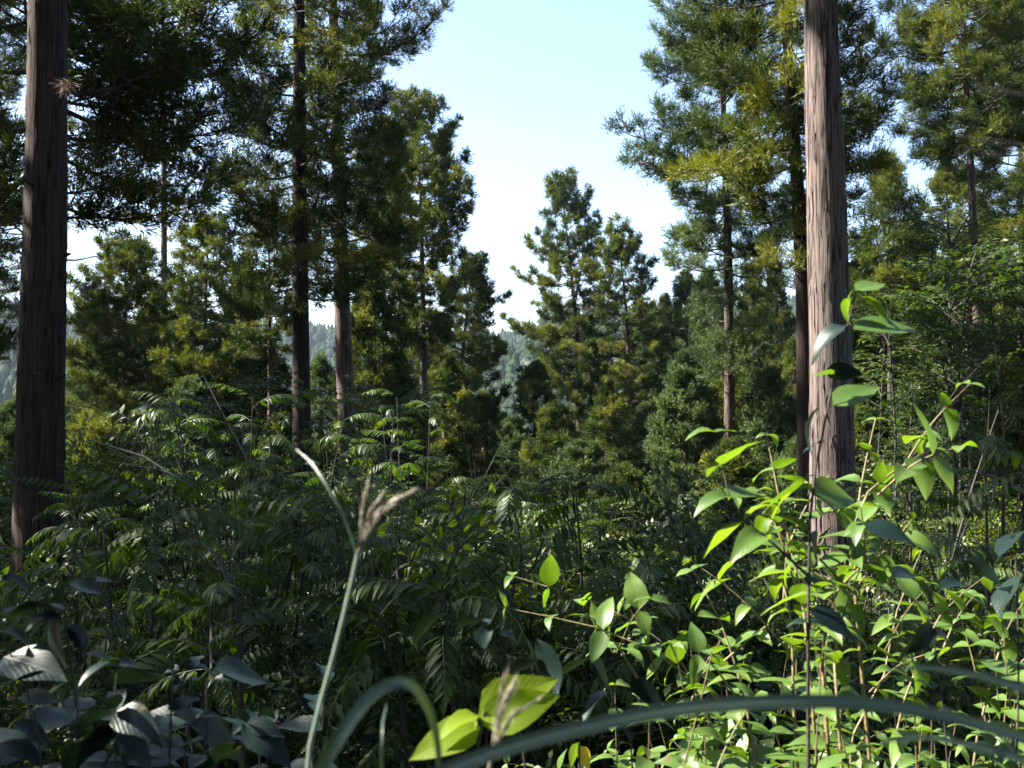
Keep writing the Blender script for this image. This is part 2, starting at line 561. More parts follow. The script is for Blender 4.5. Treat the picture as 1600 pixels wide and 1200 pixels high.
def crown_top_geo(Ht, seed, fine=True):
    """Leader of a cedar: an upright tip with short ascending clumps."""
    rg = np.random.default_rng(seed)
    g = Geo()
    tube(g, [(0, 0, -Ht), (0, 0, 0)], [.03, .006], 0, 5)
    for k in range(16):
        z = -Ht * (k + .5) / 16
        a = k * 2.4
        l = .08 + .30 * (k / 16)
        b = cedar_branch_geo(.5, seed * 31 + k, fine, 1.5, .6)
        mt = Matrix.Translation((0, 0, z)) @ Matrix.Rotation(a, 4, 'Z') @ Matrix.Rotation(-math.radians(45), 4, 'Y') @ Matrix.Scale(.5 + l, 4)
        g.geo(b, mt)
    return g


LENS = [.8, 1.4, 2.2, 3.4]
BGL = {L: [cedar_branch_geo(L, 700 + int(L * 10) + k, False, [1.2, .8][k], .4, 2.0) for k in range(2)] for L in LENS}
BR = {}      # (fine, needle kind) -> {length: [mesh...]}
BG = {}
for fine in (True, False):
    for li, L in enumerate(LENS):
        BG[(fine, L)] = [cedar_branch_geo(L, 100 + li * 10 + k + (50 if fine else 0), fine, [1.2, .7, 1.0][k]) for k in range(3)]
for kind, mt in (('old', M_NEEDLE), ('young', M_NEEDLE_B)):
    for fine in (True, False):
        for L in LENS:
            BR[(kind, fine, L)] = [g.mesh('cedar_branch', [M_LIMB, mt], 0) for g in BG[(fine, L)]]
TOPG = {f: [crown_top_geo(1.3, 900 + k, f) for k in range(2)] for f in (True, False)}
TOP = {(kd, f): [g.mesh('cedar_crown', [M_LIMB, mt], 0) for g in TOPG[f]] for f in (True, False) for kd, mt in (('old', M_NEEDLE), ('young', M_NEEDLE_B))}


def branch_at(parent, origin_local, direction, L, kind, fine, roll=0.0, rr=R):
    """Hangs a branch of length L on a crown; direction is where its tip points."""
    Ln = min(LENS, key=lambda q: abs(math.log(q / max(L, .05))))
    me = rr.choice(BR[(kind, fine, Ln)])
    o = bpy.data.objects.new('branch', me)
    COL.objects.link(o)
    o.parent = parent
    d = Vector(direction).normalized()
    az = math.atan2(d.y, d.x)
    el = math.asin(max(-1, min(1, d.z)))
    s = L / Ln
    o.matrix_local = Matrix.Translation(origin_local) @ Matrix.Rotation(az, 4, 'Z') @ Matrix.Rotation(-el, 4, 'Y') @ Matrix.Rotation(roll, 4, 'X') @ Matrix.Scale(s, 4)
    return o


def trunk_mesh(pts, rad, mat, base, seg=16, rough=.05, dense=False):
    """Tapered trunk along world points (given local to base), with vertical fibre ridges when dense."""
    P0 = [Vector(p) - base for p in pts]
    total = sum((P0[k + 1] - P0[k]).length for k in range(len(P0) - 1))
    n = max(6, int(total / (.06 if dense else .5)))
    if dense:
        seg = 72
    zs = np.array([p.z for p in P0]); order = np.argsort(zs)
    X = np.array([p.x for p in P0])[order]; Y = np.array([p.y for p in P0])[order]; Rd = np.array(rad)[order]; zs = zs[order]
    if dense:
        z = np.concatenate([np.linspace(zs[0], base_dense_top - base.z, n), [zs[-1]]])
    else:
        z = np.linspace(zs[0], zs[-1], n)
    cx, cy, cr = np.interp(z, zs, X), np.interp(z, zs, Y), np.interp(z, zs, Rd)
    a = np.linspace(0, 2 * np.pi, seg, endpoint=False)
    cr = cr * (1 + .35 * np.exp(-(z - zs[0]) / .5))
    D = np.zeros((len(z), seg))
    for i, zz in enumerate(z):
        for j, aa in enumerate(a):
            c, s = math.cos(aa), math.sin(aa)
            v = mnoise.noise(Vector((c * 1.3, s * 1.3, zz * .35 + base.x))) * rough
            if dense:
                w = mnoise.noise(Vector((c * 9 + base.x, s * 9, zz * .55)))
                w2 = mnoise.noise(Vector((c * 22, s * 22 + base.x, zz * 1.3)))
                v += .022 * mnoise.noise(Vector((c * 2.2 + base.x, s * 2.2, zz * 1.1))) + .008 * (1 - abs(w) * 2.4) + .020 * w2 - .018 * max(0, .35 - abs(mnoise.noise(Vector((c * 15, s * 15 + base.x, zz * .8)))) * 4)
            D[i, j] = v
    rr_ = cr[:, None] * (1 + D)
    V = np.stack([cx[:, None] + rr_ * np.cos(a), cy[:, None] + rr_ * np.sin(a), np.repeat(z[:, None], seg, 1)], -1).reshape(-1, 3)
    i = np.arange(len(z) - 1)[:, None] * seg
    j = np.arange(seg)[None]
    F = np.stack([i + j, i + (j + 1) % seg, i + seg + (j + 1) % seg, i + seg + j], -1).reshape(-1, 4)
    return mesh('trunk', V, F, [mat], smooth=True)


base_dense_top = 12.0


def cedar(axis, d, w, crown, prof, nb, label, group=None, kind='old', fine=None, mat=None, dense=False,
          explicit=(), stubs=(), tilt=(50, -8), forks=(), seed=None, keep=None, crown_name='cedar_tree', upw=.0):
    """axis: photo points of the trunk's line, top first; crown: (v_top, v_bottom); prof: [(f, px)] half-widths down the crown."""
    rr = random.Random(seed if seed is not None else int(abs(axis[0][0]) * 7 + d * 13))
    fine = d < 27 if fine is None else fine
    mat = mat or M_BARKS
    W = [P(u, v, d) for u, v in axis]
    vt, vb = crown
    pxm = d / 1600.0
    # ground under the last point
    a, b = W[-2], W[-1]
    for _ in range(12):
        gz = hz(b.x, b.y) - .15
        k = (gz - a.z) / (b.z - a.z)
        b = a + (b - a) * k
        b.y = d
    W[-1] = b if (b - a).length > .1 else W[-1]
    base = Vector((W[-1].x, W[-1].y, W[-1].z))
    zt = P(axis[0][0], vt, d).z
    if W[0].z < zt:
        W[0] = W[0] + (W[0] - W[1]) * ((zt - W[0].z) / max(.1, W[0].z - W[1].z))
    zb = base.z

    def axis_at(z):
        for k in range(len(W) - 1):
            if W[k + 1].z <= z <= W[k].z:
                f = (z - W[k + 1].z) / (W[k].z - W[k + 1].z)
                return W[k + 1].lerp(W[k], f)
        return W[0].copy() if z > W[0].z else W[-1].copy()
    r0 = w * pxm / 2
    ztop = W[0].z
    zref = EYE

    def rad(z):
        if z < zref:
            return r0 * (1 + .22 * (zref - z) / max(3, zref - zb) )
        return max(.012, r0 * (1 - ((z - zref) / max(1, ztop - zref)) ** 1.15 * .97))
    zz = np.linspace(zb, ztop, 24)
    pts = [axis_at(z) for z in zz]
    root = thing(crown_name, label, 'tree', base, group)
    obj('trunk', trunk_mesh(pts, [rad(z) for z in zz], mat, base, seg=14 if fine else 9, dense=dense), root)
    if dense:
        rgn = np.random.default_rng(int(d * 10))
        g = Geo()
        for _ in range(420):          # loose strips of bark, free at one end
            z = rgn.uniform(EYE - 4, EYE + 7.5)
            a = rgn.uniform(0, 6.28)
            ln_, wd = rgn.uniform(.12, .5), rgn.uniform(.006, .016)
            c0, r_ = axis_at(z), rad(z)
            Vv = []
            for q in range(4):
                zz_ = z + ln_ * q / 3
                c1, r1_ = axis_at(zz_), rad(zz_) * 1.012 + .003 + (.016 * rgn.random() if q in (0, 3) else .002)
                aa = a + rgn.normal(0, .01)
                for sgn in (-1, 1):
                    ab_ = aa + sgn * wd / r_ * (.3 if q in (0, 3) else 1)
                    Vv.append((c1.x + math.cos(ab_) * r1_ - base.x, c1.y + math.sin(ab_) * r1_ - base.y, zz_ - base.z))
            g.add(np.array(Vv), np.array([(2 * q, 2 * q + 1, 2 * q + 3, 2 * q + 2) for q in range(3)]), 0)
        so = obj('bark_strips', g.mesh('bark_strips', [mat]), root)
        so['kind'] = 'stuff'
        for q in range(7):            # stubs of shed branches
            z = EYE + rgn.uniform(-2, 6.5)
            a = rgn.uniform(0, 6.28)
            c0, r_ = axis_at(z) - base, rad(z)
            dv = Vector((math.cos(a), math.sin(a), .25))
            g = Geo()
            tube(g, [c0 + dv * r_ * .9, c0 + dv * (r_ + .03), c0 + dv * (r_ + rgn.uniform(.05, .14))], [.03, .018, .010], 0, 7)
            obj('branch_stub', g.mesh('branch_stub', [mat], 0), root)
    top = W[0]
    cr = obj('crown', rr.choice(TOP[(kind, fine)]), root, top - base)
    cr.scale = (1, 1, 1)
    zcb = P(axis[0][0], vb, d).z
    fs = [p[0] for p in prof]
    ps = [p[1] * pxm for p in prof]
    ga = rr.random() * 6
    for k in range(nb):
        f = ((k + .5) / nb) ** .92
        z = ztop + (zcb - ztop) * f
        L = float(np.interp(f, fs, ps)) * rr.uniform(.72, 1.12)
        ga += 2.399 + rr.uniform(-.5, .5)
        el = math.radians(tilt[0] + (tilt[1] - tilt[0]) * min(1, f * 1.6) + rr.uniform(-10, 12))
        o = axis_at(z)
        dv = Vector((math.cos(ga) * math.cos(el), math.sin(ga) * math.cos(el), math.sin(el)))
        if keep and not keep(o + dv * L):
            continue
        branch_at(cr, o - top, dv, max(.3, L), kind, fine, rr.uniform(-.3, .3), rr)
    for (v0, u1, v1, d1) in explicit:
        o = axis_at(P(axis[0][0], v0, d).z)
        e = P(u1, v1, d1)
        branch_at(cr, o - top, e - o, (e - o).length, kind, fine, rr.uniform(-.2, .2), rr)
    for (u0, v0, us, vs) in forks:        # a second leader
        a_, b_ = P(u0, v0, d), P(us, vs, d + .3)
        g = Geo()
        tube(g, [a_ - top, a_.lerp(b_, .3) + Vector((.12 * (1 if us > u0 else -1), 0, 0)) - top, b_ - top], [rad(a_.z) * .7, rad(a_.z) * .5, .02], 0, 6)
        obj('fork', g.mesh('fork', [mat], 0), cr)
        nn = 12
        for k in range(nn):
            q = a_.lerp(b_, 1 - (k / nn) * .85)
            ga += 2.4
            el = math.radians(60 - 45 * k / nn)
            L = (.25 + .95 * (k / nn)) * rr.uniform(.8, 1.1)
            branch_at(cr, q - top, (math.cos(ga) * math.cos(el), math.sin(ga) * math.cos(el), math.sin(el)), L, kind, fine, 0, rr)
    for (v0, u1, v1, d1) in stubs:        # bare dead branches
        o = axis_at(P(axis[0][0], v0, d).z)
        e = P(u1, v1, d1)
        g = Geo()
        m1 = o.lerp(e, .5) + Vector((0, 0, -.06 * (e - o).length))
        tube(g, [o - base, m1 - base, e - base], [.022 * d / 15, .014 * d / 15, .004], 0, 5)
        for q in range(5):
            s = .35 + .6 * rr.random()
            c = o.lerp(e, s) - base
            dd = Vector((rr.uniform(-1, 1), rr.uniform(-1, 1), rr.uniform(-.7, .7))).normalized() * rr.uniform(.15, .45)
            tube(g, [c, c + dd], [.005 * d / 15, .002], 0, 3)
        obj('dead_branch', g.mesh('dead_branch', [M_DEAD], 0), root)
    return root


# ------------------------------------------------------------------ the cedars of the stand, nearest first
BIG = [(0, 60), (.3, 260), (.7, 330), (1, 260)]
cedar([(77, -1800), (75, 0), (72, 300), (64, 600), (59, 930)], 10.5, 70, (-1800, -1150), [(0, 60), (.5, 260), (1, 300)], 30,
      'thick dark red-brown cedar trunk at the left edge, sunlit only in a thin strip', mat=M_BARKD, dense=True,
      explicit=[],
      stubs=[(405, 165, 398, 10.8), (330, 150, 300, 11), (590, 108, 585, 10.6)])
cedar([(1274, -1500), (1281, 0), (1291, 300), (1299, 600), (1301, 1050)], 11.0, 67, (-1500, -260), [(0, 60), (.5, 280), (1, 340)], 32,
      'thick grey-brown cedar trunk right of centre with stringy bark lit by the sun', mat=M_BARK, dense=True,
      explicit=[])
# a third near tree whose trunk hides behind the first
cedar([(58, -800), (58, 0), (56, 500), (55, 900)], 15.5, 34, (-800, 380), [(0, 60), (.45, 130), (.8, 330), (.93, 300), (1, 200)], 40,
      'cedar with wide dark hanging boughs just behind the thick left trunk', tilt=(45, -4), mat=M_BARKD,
      explicit=[(205, 330, 195, 15.5), (90, 400, 130, 15), (40, 370, 20, 14), (150, 395, 240, 17), (330, 215, 330, 16), (300, 240, 270, 15), (60, 300, 90, 13.5), (110, 260, 150, 13.5),
                (-60, 330, -60, 15), (-40, 220, -20, 14.5), (0, 200, 50, 14.5)])
cedar([(464, -700), (467, 0), (469, 400), (471, 640), (478, 1180)], 22, 29, (-700, 470), [(0, 50), (.5, 110), (.8, 140), (1, 110)], 76,
      'slim dark cedar trunk left of centre, first of a close pair, rising past the frame', mat=M_BARKD,
      explicit=[(270, 355, 275, 21), (485, 330, 470, 21), (330, 380, 340, 21), (230, 330, 200, 21), (150, 350, 110, 21), (60, 390, 30, 22),
                (470, 385, 500, 20.5)], stubs=[(480, 405, 480, 21.5)])
cedar([(515, -500), (520, 0), (530, 300), (536, 520), (546, 760), (556, 1130)], 25, 28, (-500, 450), [(0, 40), (.5, 62), (.7, 75), (.85, 95), (1, 80)], 72,
      'dark leaning cedar beside the slim trunk, second of the close pair, its foot lit pale', mat=M_BARK,
      explicit=[(85, 700, 50, 25), (60, 660, 20, 25), (75, 650, 90, 24.5), (180, 610, 150, 25), (120, 590, 100, 25), (380, 640, 330, 25), (300, 640, 260, 25), (350, 660, 380, 25.5),
                (250, 620, 215, 24.5), (420, 620, 400, 25)])
cedar([(650, 168), (658, 330), (661, 500), (664, 820)], 38, 12.5, (168, 560), [(0, 30), (.12, 65), (.35, 92), (.5, 80), (.7, 70), (.85, 55), (1, 30)], 80,
      'cedar with a dense rounded dark top against the sky, right of the close pair', kind='old', tilt=(45, 0), fine=False,
      explicit=[(350, 745, 310, 38), (330, 735, 335, 38), (300, 700, 240, 38), (250, 712, 215, 38), (400, 700, 395, 38)])
cedar([(596, 196), (598, 350), (600, 480), (602, 800)], 34, 10, (196, 560), [(0, 22), (.25, 50), (.6, 64), (1, 50)], 50,
      'dark cedar filling the space between the close pair and the round-topped one', kind='old', tilt=(50, 5), fine=False)
cedar([(738, 412), (728, 500), (714, 640), (712, 860)], 45, 10, (412, 720), [(0, 20), (.2, 55), (.45, 75), (.75, 70), (1, 40)], 72,
      'cedar with a broad rounded crown just left of the sky gap', tilt=(50, 5), explicit=[(470, 795, 470, 45), (560, 790, 560, 45)])
cedar([(877, 290), (890, 400), (902, 520), (906, 690), (907, 900)], 50, 10, (290, 620), [(0, 28), (.2, 58), (.45, 80), (.6, 60), (.8, 82), (1, 70)], 62,
      'tallest cedar in the central gap, its tip forked in two', forks=[(899, 470, 918, 296)], tilt=(50, 0),
      explicit=[(440, 802, 440, 50), (520, 790, 520, 49), (525, 800, 515, 50), (475, 835, 480, 50), (560, 830, 590, 50)])
cedar([(966, 368), (978, 480), (985, 600), (989, 900)], 48, 10, (368, 660), [(0, 26), (.2, 54), (.45, 66), (.8, 66), (1, 60)], 52,
      'shorter cedar standing close to the right of the fork-tipped one', tilt=(50, 0), explicit=[(440, 1025, 420, 48), (415, 1000, 385, 48)])
cedar([(1116, -260), (1128, 100), (1138, 400), (1140, 600), (1138, 900)], 30, 17, (-260, 600), [(0, 30), (.35, 110), (.6, 125), (.78, 105), (.88, 62), (1, 50)], 78,
      'tall cedar with bushy drooping sprays left of the sunlit trunk', kind='young', fine=True,
      explicit=[(250, 985, 218, 28), (245, 990, 258, 28), (230, 1020, 190, 29), (100, 1020, 105, 30), (60, 1025, 65, 30), (330, 1060, 320, 29), (400, 1080, 370, 29), (20, 1020, 10, 30),
                (400, 1180, 390, 28), (380, 1240, 370, 29)])
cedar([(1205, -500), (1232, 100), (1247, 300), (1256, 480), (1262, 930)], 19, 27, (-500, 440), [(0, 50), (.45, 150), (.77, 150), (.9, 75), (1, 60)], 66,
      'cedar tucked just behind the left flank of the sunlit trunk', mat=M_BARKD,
      explicit=[(150, 1385, 110, 19), (120, 1375, 60, 19), (200, 1380, 190, 19), (230, 1370, 215, 18.5), (170, 1085, 310, 18), (60, 1120, 60, 19), (90, 1090, 130, 19)],
      stubs=[(160, 1120, 260, 18), (205, 1215, 225, 18.5)])
cedar([(1492, -320), (1505, 60), (1514, 200), (1524, 420), (1536, 700), (1538, 860)], 28, 16, (-320, 250), [(0, 40), (.5, 120), (.85, 130), (1, 95)], 72,
      'cedar at upper right with a dark tuft above its bare reddish trunk', fine=True,
      explicit=[(215, 1470, 250, 28), (150, 1400, 130, 28), (110, 1395, 60, 28), (60, 1400, 20, 28), (160, 1425, 175, 28), (300, 1480, 300, 28)])
cedar([(1386, 258), (1388, 330), (1390, 420), (1392, 700)], 27, 10, (258, 520), [(0, 18), (.2, 42), (.5, 58), (1, 60)], 46,
      'small round-topped cedar just right of the sunlit trunk', fine=True, kind='old', tilt=(55, 5))
cedar([(1592, -60), (1594, 200), (1596, 400), (1598, 800)], 33, 14, (-60, 520), [(0, 20), (.3, 110), (.6, 135), (1, 110)], 90,
      'golden green cedar at the right edge with needles down to shrub height', tilt=(50, 5), fine=True)
cedar([(1478, 262), (1482, 400), (1486, 560), (1490, 800)], 40, 11, (262, 560), [(0, 18), (.3, 48), (.6, 60), (1, 60)], 44,
      'pale sunlit cedar below the dark tuft at upper right', tilt=(50, 5))
cedar([(197, 385), (196, 480), (195, 620), (196, 760)], 40, 10, (385, 640), [(0, 25), (.25, 85), (.5, 100), (.8, 85), (1, 60)], 56,
      'open-branched cedar right of the thick left trunk with bare level limbs', tilt=(30, 0),
      explicit=[(480, 112, 510, 40), (560, 108, 555, 40), (520, 250, 520, 40), (500, 110, 470, 40)])
cedar([(325, 350), (322, 450), (320, 600), (321, 800)], 38, 10, (350, 650), [(0, 20), (.2, 55), (.5, 80), (.8, 90), (1, 70)], 60,
      'dense dark cedar halfway between the thick left trunk and the slim pair')
cedar([(-50, -300), (-50, 200), (-48, 500), (-45, 860)], 24, 16, (-300, 560), [(0, 50), (.5, 100), (.8, 110), (1, 90)], 60,
      'cedar half out of the left edge, its sprays showing beside the thick trunk', explicit=[(30, 25, 60, 24), (200, 35, 210, 24), (330, 25, 330, 24)])
cedar([(250, -400), (254, 0), (256, 200), (258, 900)], 46, 12, (-400, 420), [(0, 60), (.5, 80), (.9, 70), (1, 50)], 40,
      'distant cedar behind the boughs between the left trunks', tilt=(40, -5))
cedar([(420, 330), (421, 480), (423, 640), (424, 820)], 34, 10, (330, 560), [(0, 16), (.3, 50), (1, 60)], 30,
      'thin dark cedar close to the left of the slim pair', tilt=(45, 0))
cedar([(582, 430), (585, 520), (587, 640), (590, 800)], 33, 9, (430, 700), [(0, 18), (.3, 34), (.7, 42), (1, 40)], 36,
      'small yellow-green cedar against the far hill right of the slim pair', kind='old', tilt=(55, 10))

PLACES = [(90, 'left of the thick left trunk'), (230, 'just right of the thick left trunk'), (400, 'between the thick left trunk and the slim pair'), (560, 'beside the slim pair of trunks'),
          (700, 'right of the slim pair'), (820, 'below the open sky'), (960, 'under the fork-tipped cedar'), (1120, 'right of the fork-tipped cedar'), (1245, 'left of the sunlit trunk'),
          (1350, 'behind the sunlit trunk'), (1460, 'just right of the sunlit trunk'), (9999, 'near the right edge')]


def labelled(items, what):
    """items: (u, v, word); a label for each that tells it from its neighbours by place and height."""
    key = [(next(p for lim, p in PLACES if u < lim), w) for u, v, w in items]
    out = []
    for k, (u, v, w) in enumerate(items):
        same = sorted(items[q][1] for q in range(len(items)) if key[q] == key[k])
        n = len(same)
        rk = same.index(v)
        tail = ['', ', ' + ('the higher' if rk == 0 else 'the lower') + ' of two', ', ' + ['highest', 'middle', 'lowest'][min(rk, 2)] + ' of three'][n - 1] if n <= 3 else \
            ', ' + ['topmost', 'second from the top'][rk] if rk < 2 and n > 3 else (', lowest of its cluster' if rk == n - 1 else ', inside its cluster')
        out.append(f'{w} {what} {key[k][0]}{tail}'.strip())
    return out


# cedars standing lower on the slope: (u, v_top, d, half-width px, v_bottom, kind)
LOW = [
    (236, 470, 52, 60, 760, 'old'), (130, 560, 48, 60, 800, 'young'), (60, 520, 60, 50, 800, 'old'), (380, 560, 44, 60, 800, 'old'), (300, 600, 36, 70, 830, 'young'),
    (500, 560, 50, 45, 800, 'young'), (620, 560, 34, 50, 820, 'old'), (700, 700, 40, 50, 840, 'old'), (760, 690, 52, 50, 860, 'old'),
    (836, 575, 44, 60, 850, 'old'), (800, 660, 40, 55, 880, 'young'), (862, 640, 36, 55, 880, 'old'), (905, 700, 32, 60, 880, 'young'), (948, 600, 42, 52, 850, 'old'),
    (1040, 470, 56, 48, 800, 'old'), (1012, 640, 34, 55, 860, 'young'), (1070, 560, 31, 60, 850, 'young'), (1105, 430, 36, 52, 760, 'young'), (1160, 520, 33, 55, 820, 'old'),
    (1212, 420, 44, 48, 760, 'old'), (1200, 590, 30, 60, 850, 'young'), (1240, 540, 38, 45, 840, 'old'), (1370, 520, 36, 60, 820, 'old'), (1440, 470, 42, 60, 780, 'old'),
    (1560, 420, 38, 60, 800, 'old'), (1400, 640, 30, 60, 860, 'young'), (1140, 700, 28, 55, 880, 'old'), (540, 700, 38, 50, 850, 'old'), (440, 660, 34, 60, 850, 'old'),
    (152, 470, 44, 55, 760, 'old'), (292, 450, 46, 60, 760, 'young'), (372, 440, 42, 58, 760, 'old'), (418, 540, 37, 52, 800, 'old'), (560, 470, 44, 48, 760, 'old'), (636, 490, 50, 50, 780, 'young'),
    (694, 560, 41, 58, 800, 'old'), (758, 620, 47, 50, 820, 'old'), (1006, 480, 60, 50, 780, 'old'), (1072, 430, 50, 56, 760, 'old'), (1178, 425, 47, 52, 760, 'old'), (922, 540, 46, 52, 820, 'old'),
    (1350, 400, 30, 62, 760, 'old'), (1428, 350, 32, 70, 760, 'old'), (1535, 330, 35, 75, 760, 'old'), (1592, 560, 27, 70, 840, 'old'), (1460, 560, 26, 66, 840, 'young'), (1350, 620, 27, 50, 840, 'old'),
    (170, 660, 34, 60, 850, 'old'), (20, 640, 36, 60, 860, 'young'), (1250, 700, 26, 60, 880, 'young'), (1500, 620, 34, 60, 850, 'young'), (970, 740, 28, 55, 900, 'old')]
LOWDESC = {(836, 575): 'sunlit golden cedar below and left of the fork-tipped tree',
           (1105, 430): 'blue-green cedar of soft cloud-like foliage in front of the tall bushy one',
           (1070, 560): 'broad blue-green young cedar lit softly right of the central trunks',
           (236, 470): 'full round cedar standing behind the open-branched one at left'}
LOWLAB = labelled([(t_[0], t_[1], {'old': 'green', 'young': 'blue-green'}[t_[5]]) for t_ in LOW], 'mid-sized cedar')
for (u, vt, d, w, vb, kd), glab in zip(LOW, LOWLAB):
    lab = LOWDESC.get((u, vt))
    cedar([(u, vt), (u + 1, vt + 60), (u + 2, vb), (u + 3, vb + 60)], d, 8.5, (vt, vb), [(0, 12), (.15, w * .55), (.45, w), (1, w * .95)],
          int(20 + (vb - vt) / 8 + w / 5), lab or glab,
          None if lab else 'cedars lower on the slope', kind=kd, tilt=(55, 0), seed=u + vt, fine=False)


# ------------------------------------------------------------------ whole-crown prototypes for other trees
def whole_crown(Hc, Rc, nb, seed, fine=False, conic=True):
    rr = random.Random(seed)
    g = Geo()
    ga = 0
    for k in range(nb):
        f = (k + .5) / nb
        z = -Hc * f
        L = Rc * min(1, .15 + 1.25 * f if conic else .5 + f) * rr.uniform(.75, 1.1)
        ga += 2.4 + rr.uniform(-.4, .4)
        el = math.radians(50 - 55 * min(1, f * 1.5) + rr.uniform(-10, 10))
        Ln = min(LENS, key=lambda q: abs(math.log(q / L)))
        b = rr.choice(BGL[Ln])
        g.geo(b, Matrix.Translation((0, 0, z)) @ Matrix.Rotation(ga, 4, 'Z') @ Matrix.Rotation(-el, 4, 'Y') @ Matrix.Scale(L / Ln, 4))
    return g


WCg = [whole_crown(9, 2.6, 40, 300 + k) for k in range(3)]
WC = [g.mesh('whole_crown', [M_LIMB, M_NEEDLE], 0) for g in WCg] + [WCg[0].mesh('whole_crown', [M_LIMB, M_NEEDLE_B], 0)]
tg = Geo()
tube(tg, [(0, 0, 0), (0, 0, 8), (0, 0, 20)], [.17, .14, .03], 0, 9)
TRK = tg.mesh('plain_trunk', [M_BARKS], 0)


def simple_cedar(x, y, h, crown_h, rscale, label, group, rr):
    z = hz(x, y) - .2
    t = thing('cedar_tree', label, 'tree', (x, y, z), group)
    a = obj('trunk', TRK, t)
    s = h / 20
    a.scale = (s * rr.uniform(.9, 1.3), s * rr.uniform(.9, 1.3), s)
    c = obj('crown', rr.choice(WC), t, (0, 0, h))
    c.scale = (rscale, rscale, crown_h / 9)
    c.rotation_euler = (0, 0, rr.uniform(0, 6.28))
    return t


# trees on the slopes of the valley, 60 to 260 m away
rr = random.Random(5)
cnt = 0
while cnt < 170:
    az = math.radians(rr.uniform(-29, 29))
    r = 62 + 200 * rr.random() ** .8
    x, y = r * math.sin(az), r * math.cos(az)
    h = rr.uniform(13, 19)
    simple_cedar(x, y, h, h * rr.uniform(.6, .8), rr.uniform(.9, 1.4), 'distant cedar among many on the shaded valley side below', 'cedars on the valley side', rr)
    cnt += 1
# the wood goes on beyond the frame: left, right and behind; these unseen cedars are added to shade this bank
SHADE = []
for yt, xt, D, h, rs in [(-1.6, 0, 12, 21, 1.0), (-1.9, 0, 17, 24, 1.0), (11.0, -5, 7.5, 14.5, 1.15), (11.4, -5, 12, 19, .9), (5.6, 0, 12, 19, .75), (4.6, 0, 18, 24, .65), (-4.5, 0, 10, 21, 1.1), (-6, 0, 15, 23, 1.2), (-3, 0, 24, 27, 1.1), (7.2, -1, 13, 21, .75), (6.2, 0, 21, 26, .8),
                         (16.0, -5, 10, 21, 1.0), (15.5, -4, 17, 25, 1.1), (19.5, -6, 12, 24, 1.1), (21, -6, 19, 27, 1.2), (24, -6, 13, 25, 1.2), (25, -6, 20, 28, 1.2), (29, -6, 16, 28, 1.2), (37.5, -6, 17, 31, .8),
                         (14.6, 6, 22, 28, 1.0), (18.5, 7, 28, 33, 1.1), (13.6, 6, 27, 31, .7)]:
    SHADE.append((min(xt - .995 * D, -.60 * (yt + .105 * D) - 1), yt + .105 * D, h, rs))
SHADE += [(4.5, -3.5, 22, 1.3), (-3.5, -5, 22, 1.3), (9.5, 3, 22, 1.4), (10.5, 9, 22, 1.3), (-1, -9, 23, 1.4), (8, -7, 22, 1.5), (-5, -12, 22, 1.5), (3, -15, 23, 1.6), (16, -4, 22, 1.5), (19, 4, 22, 1.4), (20, 13, 23, 1.4), (23, 24, 24, 1.4), (26, 34, 25, 1.4), (12, -16, 23, 1.5), (-14, -18, 24, 1.5)]
for k, (x, y, h, rs) in enumerate(SHADE):
    simple_cedar(x, y, h, h * .62, rs, 'tall cedar of the same stand added outside the picture for its shade', 'cedars added outside the picture', rr)


